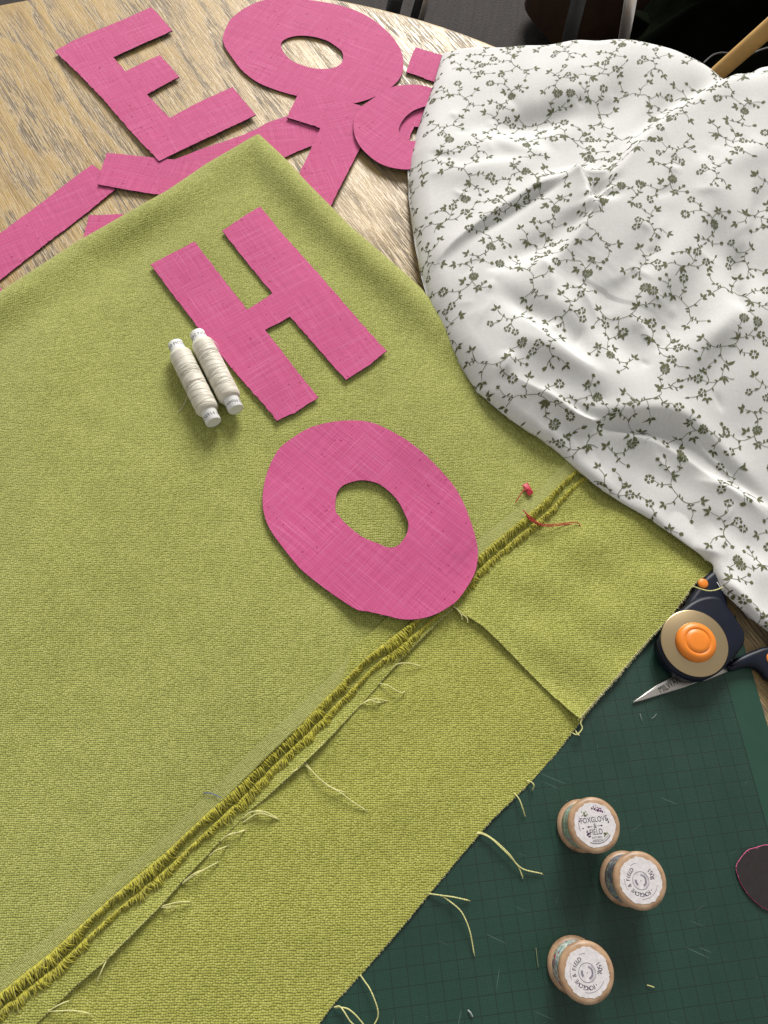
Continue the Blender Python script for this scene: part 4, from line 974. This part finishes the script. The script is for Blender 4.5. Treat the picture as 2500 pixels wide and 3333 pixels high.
wr3 = mat_print('rose_print', (.62, .66, .58), [(.50, .60, .52), (.22, .30, .40), (.66, .66, .60), (.55, .08, .10), (.35, .48, .35)], (.14, .22, .24))
wl = Q('A3', 750, 367, .033) - Q('A3', 470, 400, .033)
weight((1891, 2688), (1936, 2685), 'wooden cotton reel with mint green wrap, label lettered straight across', wr1, math.atan2(wl[1], wl[0]), 'front', 1)
weight((2034, 2860), (2083, 2865), 'wooden cotton reel with slate blue wrap and circular label lettering', wr2, R(12), 'ring', 2)
weight((1865, 3140), (1911, 3166), 'wooden cotton reel with red, white and blue wrap standing apart', wr3, R(2), 'ring', 3)

# ================================================================== rotary cutter and scissors
def slab(mb, outline, z0, z1, bev=.002, seg=4):
    """rounded plate: outline extruded with a quarter-round top edge"""
    A = np.array(outline); n = len(A); t = np.roll(A, -1, 0) - np.roll(A, 1, 0); t /= np.linalg.norm(t, axis=1)[:, None]; nr = np.c_[t[:, 1], -t[:, 0]]
    if ((A - A.mean(0)) * nr).sum() < 0: nr = -nr
    rings = [(z0, 0)] + [(z1 - bev + bev * math.sin(a), bev * (1 - math.cos(a))) for a in np.linspace(0, math.pi / 2, seg)]
    v = []
    for z, ins in rings: v += [(p[0], p[1], z) for p in A - nr * ins]
    f = [(r * n + i, r * n + (i + 1) % n, (r + 1) * n + (i + 1) % n, (r + 1) * n + i) for r in range(len(rings) - 1) for i in range(n)]
    area = ((A[:, 0] * np.roll(A[:, 1], -1)) - (A[:, 1] * np.roll(A[:, 0], -1))).sum()
    if area < 0: f = [q_[::-1] for q_ in f]
    cap = tuple((len(rings) - 1) * n + i for i in range(n)); bot = tuple(range(n))[::-1]
    if area < 0: cap, bot = cap[::-1], bot[::-1]
    mb.add(v, f + [cap, bot], True)
dc = Q('A5', 868, 803, .0185)
cut = empty('rotary_cutter', (dc[0], dc[1], .007), 'navy rotary fabric cutter with steel blade and orange button', 'rotary cutter')
ring_ = lambda c, r, a0, a1, n: [(c[0] + r * math.cos(a), c[1] + r * math.sin(a)) for a in np.linspace(a0, a1, n)]
head = T('A5', [(500, 740), (478, 800), (490, 900), (545, 1010), (640, 1110), (760, 1180), (880, 1205), (1000, 1195), (1110, 1140), (1220, 1055), (1330, 925), (1400, 830), (1418, 740), (1400, 660), (1340, 560), (1250, 430), (1170, 320), (1080, 290), (960, 300), (850, 340), (740, 420), (640, 510), (560, 620)], .0165)
mb = MB(); slab(mb, spline(head, True, 4), .0075, .0172, .0035, 5); mb.build('guard_head', M_navy, cut)
hand = T('A5', [(790, 400), (830, 300), (890, 215), (960, 110), (1040, 40), (1130, -30), (1250, 40), (1230, 160), (1200, 260), (1230, 340), (1200, 430), (1000, 480)], .014)
mb = MB(); slab(mb, spline(hand, True, 4), .0070, .0148, .0035, 5); mb.build('handle', M_navy, cut)
rB = .0232
mb = MB(); mb.lathe([(.001, -.0008), (rB - .0006, -.0008), (rB, -.0002), (rB, .0001), (rB - .0007, .0004), (.001, .0004)], (dc[0], dc[1], .0182), n=96); mb.build('blade', M_blade, cut)
mb = MB(); mb.lathe([(.0148, 0), (.0152, .0002), (.0146, .0005), (.001, .0005)], (dc[0], dc[1], .0186), n=60)
mb = MB(); bz = .0187
mb.lathe([(.0134, 0), (.01365, .0012), (.0134, .0027), (.0124, .0041), (.0104, .0049), (.0088, .00515), (.0085, .00475), (.0083, .00475), (.0080, .00520), (.0050, .0055), (.001, .0056)], (dc[0] + .0002, dc[1], bz), n=72); mb.build('button', M_orange, cut)
sb = Q('A5', 962, 160, .0158); mb = MB(); mb.lathe([(.0036, 0), (.0036, .0008), (.0030, .0014), (.001, .0016)], (sb[0], sb[1], .0146), n=28); mb.build('lock_slider', M_orange, cut)

scs = empty('scissors', tuple(Q('A5', 700, 1240, .0035)), 'steel scissors with navy handles lying under the rotary cutter', 'scissors')
zs = .0048
tip = Q('A5', 203, 1442, zs)[:2]
bl = T('A5', [(203, 1444), (330, 1345), (470, 1252), (560, 1205), (690, 1140), (900, 1040), (1240, 940), (1330, 1060), (1245, 1093), (1000, 1185), (760, 1282), (500, 1362), (300, 1425)], zs)
mb = MB(); slab(mb, bl, .0034, zs, .0004, 2); mb.s = [False] * len(mb.s); mb.build('blade', M_steel, scs)
bv = T('A5', [(205, 1442), (330, 1349), (470, 1256), (600, 1190), (690, 1147), (700, 1162), (500, 1270), (330, 1365)], zs)
mb = MB(); mb.add([(p[0], p[1], zs + (.00012 if i < 5 else .00030)) for i, p in enumerate(bv)], [tuple(range(len(bv)))[::-1]], False); mb.build('cutting_edge', M_chrome, scs)
bl2 = T('A5', [(760, 1205), (900, 1130), (1150, 1050), (1330, 1030), (1330, 1075), (1245, 1105), (1000, 1205), (880, 1235)], zs - .0006)
mb = MB(); slab(mb, bl2, .0032, zs - .0008, .0003, 2); mb.s = [False] * len(mb.s); mb.build('blade', M_steel, scs)
hd = T('A5', [(1215, 1040), (1290, 985), (1400, 930), (1520, 880), (1660, 840), (1980, 850), (1990, 1240), (1680, 1205), (1600, 1130), (1540, 1080), (1470, 1060), (1380, 1072), (1280, 1100), (1240, 1085)], .009)
mb = MB(); slab(mb, spline(hd, True, 4), .0036, .0100, .003, 5); mb.build('handle', M_navy, scs)
for lx_, ly_, ra_ in ((2190, 1330, -.5), (2230, 900, .1)):   # finger loops
    c_ = Q('A5', lx_, ly_, .009); ca, sa = math.cos(ra_), math.sin(ra_)
    ring = [np.array([c_[0] + ca * .030 * math.cos(a) - sa * .020 * math.sin(a), c_[1] + sa * .030 * math.cos(a) + ca * .020 * math.sin(a), .0085]) for a in np.linspace(0, 6.2832, 41)]
    mb = MB(); mb.tube(ring, .0042, 10, False); mb.build('finger_loop', M_navy, scs)
gi = T('A5', [(1652, 930), (1700, 905), (1760, 930), (1770, 1000), (1720, 1030), (1660, 1010), (1645, 970)], .0104)
mb = MB(); slab(mb, spline(gi, True, 4), .0095, .0108, .0006, 3); mb.build('grip_insert', M_orange, scs)
v, f = text2d('MILWARD', .0078); a0 = Q('A5', 482, 1318, zs); a1_ = Q('A5', 735, 1172, zs); dx = a1_ - a0; an = math.atan2(dx[1], dx[0]); sx = np.linalg.norm(dx[:2]) / np.ptp(v[:, 0])
mc = (a0 + a1_) / 2 + np.array([math.cos(an + 1.57), math.sin(an + 1.57), 0]) * .0
mb = MB(); mb.add([(mc[0] + math.cos(an) * p[0] * sx - math.sin(an) * p[1], mc[1] + math.sin(an) * p[0] * sx + math.cos(an) * p[1], zs + .00008) for p in v], f, False); mb.build('lettering', M_black, scs)

# ================================================================== small things
zz = Z3_ + .001
mb = MB(); tgp = [Q('Z8', 1388 + (x - 1388) * 1.12, 436 + (y - 436) * 1.12, zz + .003) for x, y in ((1362, 418), (1386, 406), (1413, 452), (1391, 465))]
tagr = empty('tag_fastener', tuple(Q('Z4', 522, 1157, zz)), 'small red plastic tag fastener stuck in the green fabric near the fringe', 'tag fastener')
ctr = sum(tgp) / 4
slab(mb, [tuple(p[:2]) for p in resample([q[:2] for q in tgp], .0006)], zz + .0008, zz + .0014, .0002, 2); mb.build('tag_bar', M_red, tagr)
mb = MB(); mb.tube(spline([Q('Z4', 580, 1095, zz + .002), Q('Z4', 560, 1100, zz + .0025), Q('Z4', 540, 1128, zz + .002), Q('Z4', 522, 1157, zz)], False, 5), .00036, 6); mb.build('filament', M_red, tagr)
mb = MB()
rt = [[(555, 1188), (570, 1205), (590, 1235), (620, 1252), (670, 1262), (740, 1255), (803, 1250)], [(572, 1210), (605, 1240), (660, 1255), (735, 1250), (800, 1245), (818, 1272)], [(560, 1192), (590, 1220), (630, 1250)]]
for path in rt: yarn(mb, [Q('Z4', x, y, .0085 + .0022 * math.sin(i * .8) if i > 2 else .0108) for i, (x, y) in enumerate(path)], .00030, 900, 4)
tag(mb.build('red_thread', M_redt), 'frayed red thread lying across the green fringe', 'thread')
def lint(view, path, z, label, m_, r=.00025):
    mb = MB(); p = [Q(view, x, y, z + .0004 + .0006 * (i % 2)) for i, (x, y) in enumerate(path)]; mb.tube(spline(p, False, 5), r, 4)
    return tag(mb.build('lint_fibre', m_), label, 'lint')
lint('Z4', [(72, 618), (80, 625), (88, 612), (84, 630), (76, 634)], zz + .0005, 'white curled lint speck on the green fabric beside the H', M_lint, .0005)
lint('A1', [(1100, 300), (1140, 302), (1165, 312), (1190, 325)], zz, 'thin blue grey fibre on the green fabric beside the fringe', plain('blue_fibre', (.10, .13, .25), .8), .00028)
lint('Z6', [(932, 1302), (955, 1308), (976, 1316)], .0034, 'pale straw fibre on the mat beside the red and white reel', M_fray, .0003)
lint('Z8', [(855, 262), (872, 268), (890, 276)], .0128, 'pale thread end stuck to the edge of the O', M_lint, .00022)
lint('A8', [(922, 385), (928, 440), (938, 520)], .0034, 'long faint yellow fibre on the mat left of the lone reel', plain('yellow_fibre', (.20, .21, .11), .8), .00022)
lint('A8', [(462, 805), (480, 822), (494, 850)], .0034, 'grey paper shaving on the mat below the green threads', plain('grey_shaving', (.28, .31, .30), .8), .0005)
lint('Z5', [(795, 1085), (802, 1108), (810, 1132)], .0034, 'short straight pale fibre on the mat below the scissor tip', M_dull, .00014)
lint('Z5', [(872, 1115), (892, 1105), (906, 1085)], .0034, 'curved pale fibre on the mat below the scissor tip', M_dull, .00013)

# ================================================================== beyond the table
chair = empty('metal_chair', (.2, 1.45, -.74), 'chrome and black tube legs of a chair standing on the dark carpet', 'chair')
def leg(px_top, px_bot, ztop, r, mat_, name='leg'):
    a = W(*px_top, ztop); b = W(*px_bot, -.735); b[2] = -.74 + r
    mb = MB(); mb.tube([b, (a * .5 + b * .5), a], r, 14); return mb.build(name, mat_, chair)
leg((2056, -20), (1980, 420), -.30, .0105, M_chrome); leg((1888, -20), (1770, 470), -.30, .0125, M_darkmetal)
leg((1391, -20), (1290, 330), -.30, .0070, M_chrome); leg((1292, -20), (1210, 330), -.30, .0125, M_darkmetal); leg((1374, -20), (1268, 330), -.305, .0085, M_darkmetal)
mb = MB(); slab(mb, spline([(-.15, 1.38), (.50, 1.42), (.52, 1.80), (-.14, 1.78)], True, 6), -.30, -.27, .008); mb.build('seat', M_darkmetal, chair)

# leather bag with an open mouth
bagc = W(2020, -70, -.60)
bag = empty('leather_bag', (bagc[0], bagc[1], -.74), 'slumped dark brown leather bag on the carpet behind the chair leg', 'bag')
mb = MB(); rows = []; n = 40
for (rx, ry, z, ox) in ((.15, .10, -.74, 0), (.20, .14, -.70, 0), (.20, .135, -.62, .01), (.165, .11, -.565, .0), (.15, .098, -.555, 0), (.135, .085, -.565, 0), (.14, .09, -.62, 0), (.13, .08, -.70, 0)):
    rows.append([(bagc[0] + ox + rx * math.cos(a) * (1 + .05 * math.sin(3 * a)), bagc[1] + ry * math.sin(a) * (1 + .06 * math.sin(5 * a)), z + .008 * math.sin(2 * a + 1)) for a in np.linspace(0, 6.2832, n, endpoint=False)])
v = [p for r_ in rows for p in r_]; f = [(i * n + k, i * n + (k + 1) % n, (i + 1) * n + (k + 1) % n, (i + 1) * n + k) for i in range(len(rows) - 1) for k in range(n)] + [tuple((len(rows) - 1) * n + k for k in range(n))[::1]]
mb.add(v, f); mb.build('bag_body', M_leather, bag)
mb = MB(); s0 = W(2120, 60, -.58); s1 = W(2090, 105, -.60); d = (s1 - s0); nn = np.cross(d, [0, 0, 1]); nn /= np.linalg.norm(nn)
slab(mb, spline([tuple((s0 + nn * .03)[:2]), tuple((s1 + nn * .03)[:2]), tuple((s1 - nn * .03)[:2]), tuple((s0 - nn * .03)[:2])], True, 4), -.60, -.575, .004); mb.build('strap_tab', M_coat, bag)

# dark heaped coat
coatc = W(2420, 60, -.50)
mb = MB(); nr, na = 26, 60; v = []
for i in range(nr):
    t = i / (nr - 1)
    for k in range(na):
        a = 6.2832 * k / na; rx, ry = .40 * t, .34 * t
        x = coatc[0] + .10 + rx * math.cos(a); y = coatc[1] + ry * math.sin(a)
        z = -.74 + .33 * (1 - t ** 2.2) + .03 * math.sin(9 * a + 5 * t) * t * (1.15 - t) * 3 + .02 * math.sin(x * 40) * (1 - t)
        v.append((x, y, max(z, -.738)))
f = [(i * na + k, i * na + (k + 1) % na, (i + 1) * na + (k + 1) % na, (i + 1) * na + k)[::-1] for i in range(nr - 1) for k in range(na)]
mb.add(v, f); tag(mb.build('folded_coat', M_coat), 'black and dark green coat heaped on the floor behind the wooden rod', 'coat')

a = W(2230, 332, -.30); b = W(2720, -100, -.10); mb = MB(); mb.tube([a + (a - b) * .25, a, a * .66 + b * .34, a * .33 + b * .67, b], [.0112, .0112, .0120, .0128, .0132], 20)
tag(mb.build('wooden_rod', M_cane), 'smooth tan wooden rod leaning up behind the floral cloth', 'rod')
for pts, lab in (([(2290, 205), (2320, 180), (2350, 172), (2380, 176)], 'thin brown cable looping beside the wooden rod'), ([(2380, 215), (2420, 192), (2470, 165), (2540, 145)], 'grey cable crossing behind the wooden rod')):
    mb = MB(); mb.tube(spline([W(x, y, -.36) for x, y in pts], False, 8), .0016, 6); tag(mb.build('cable', plain('cable_grey', (.05, .045, .04), .6)), lab, 'cable')
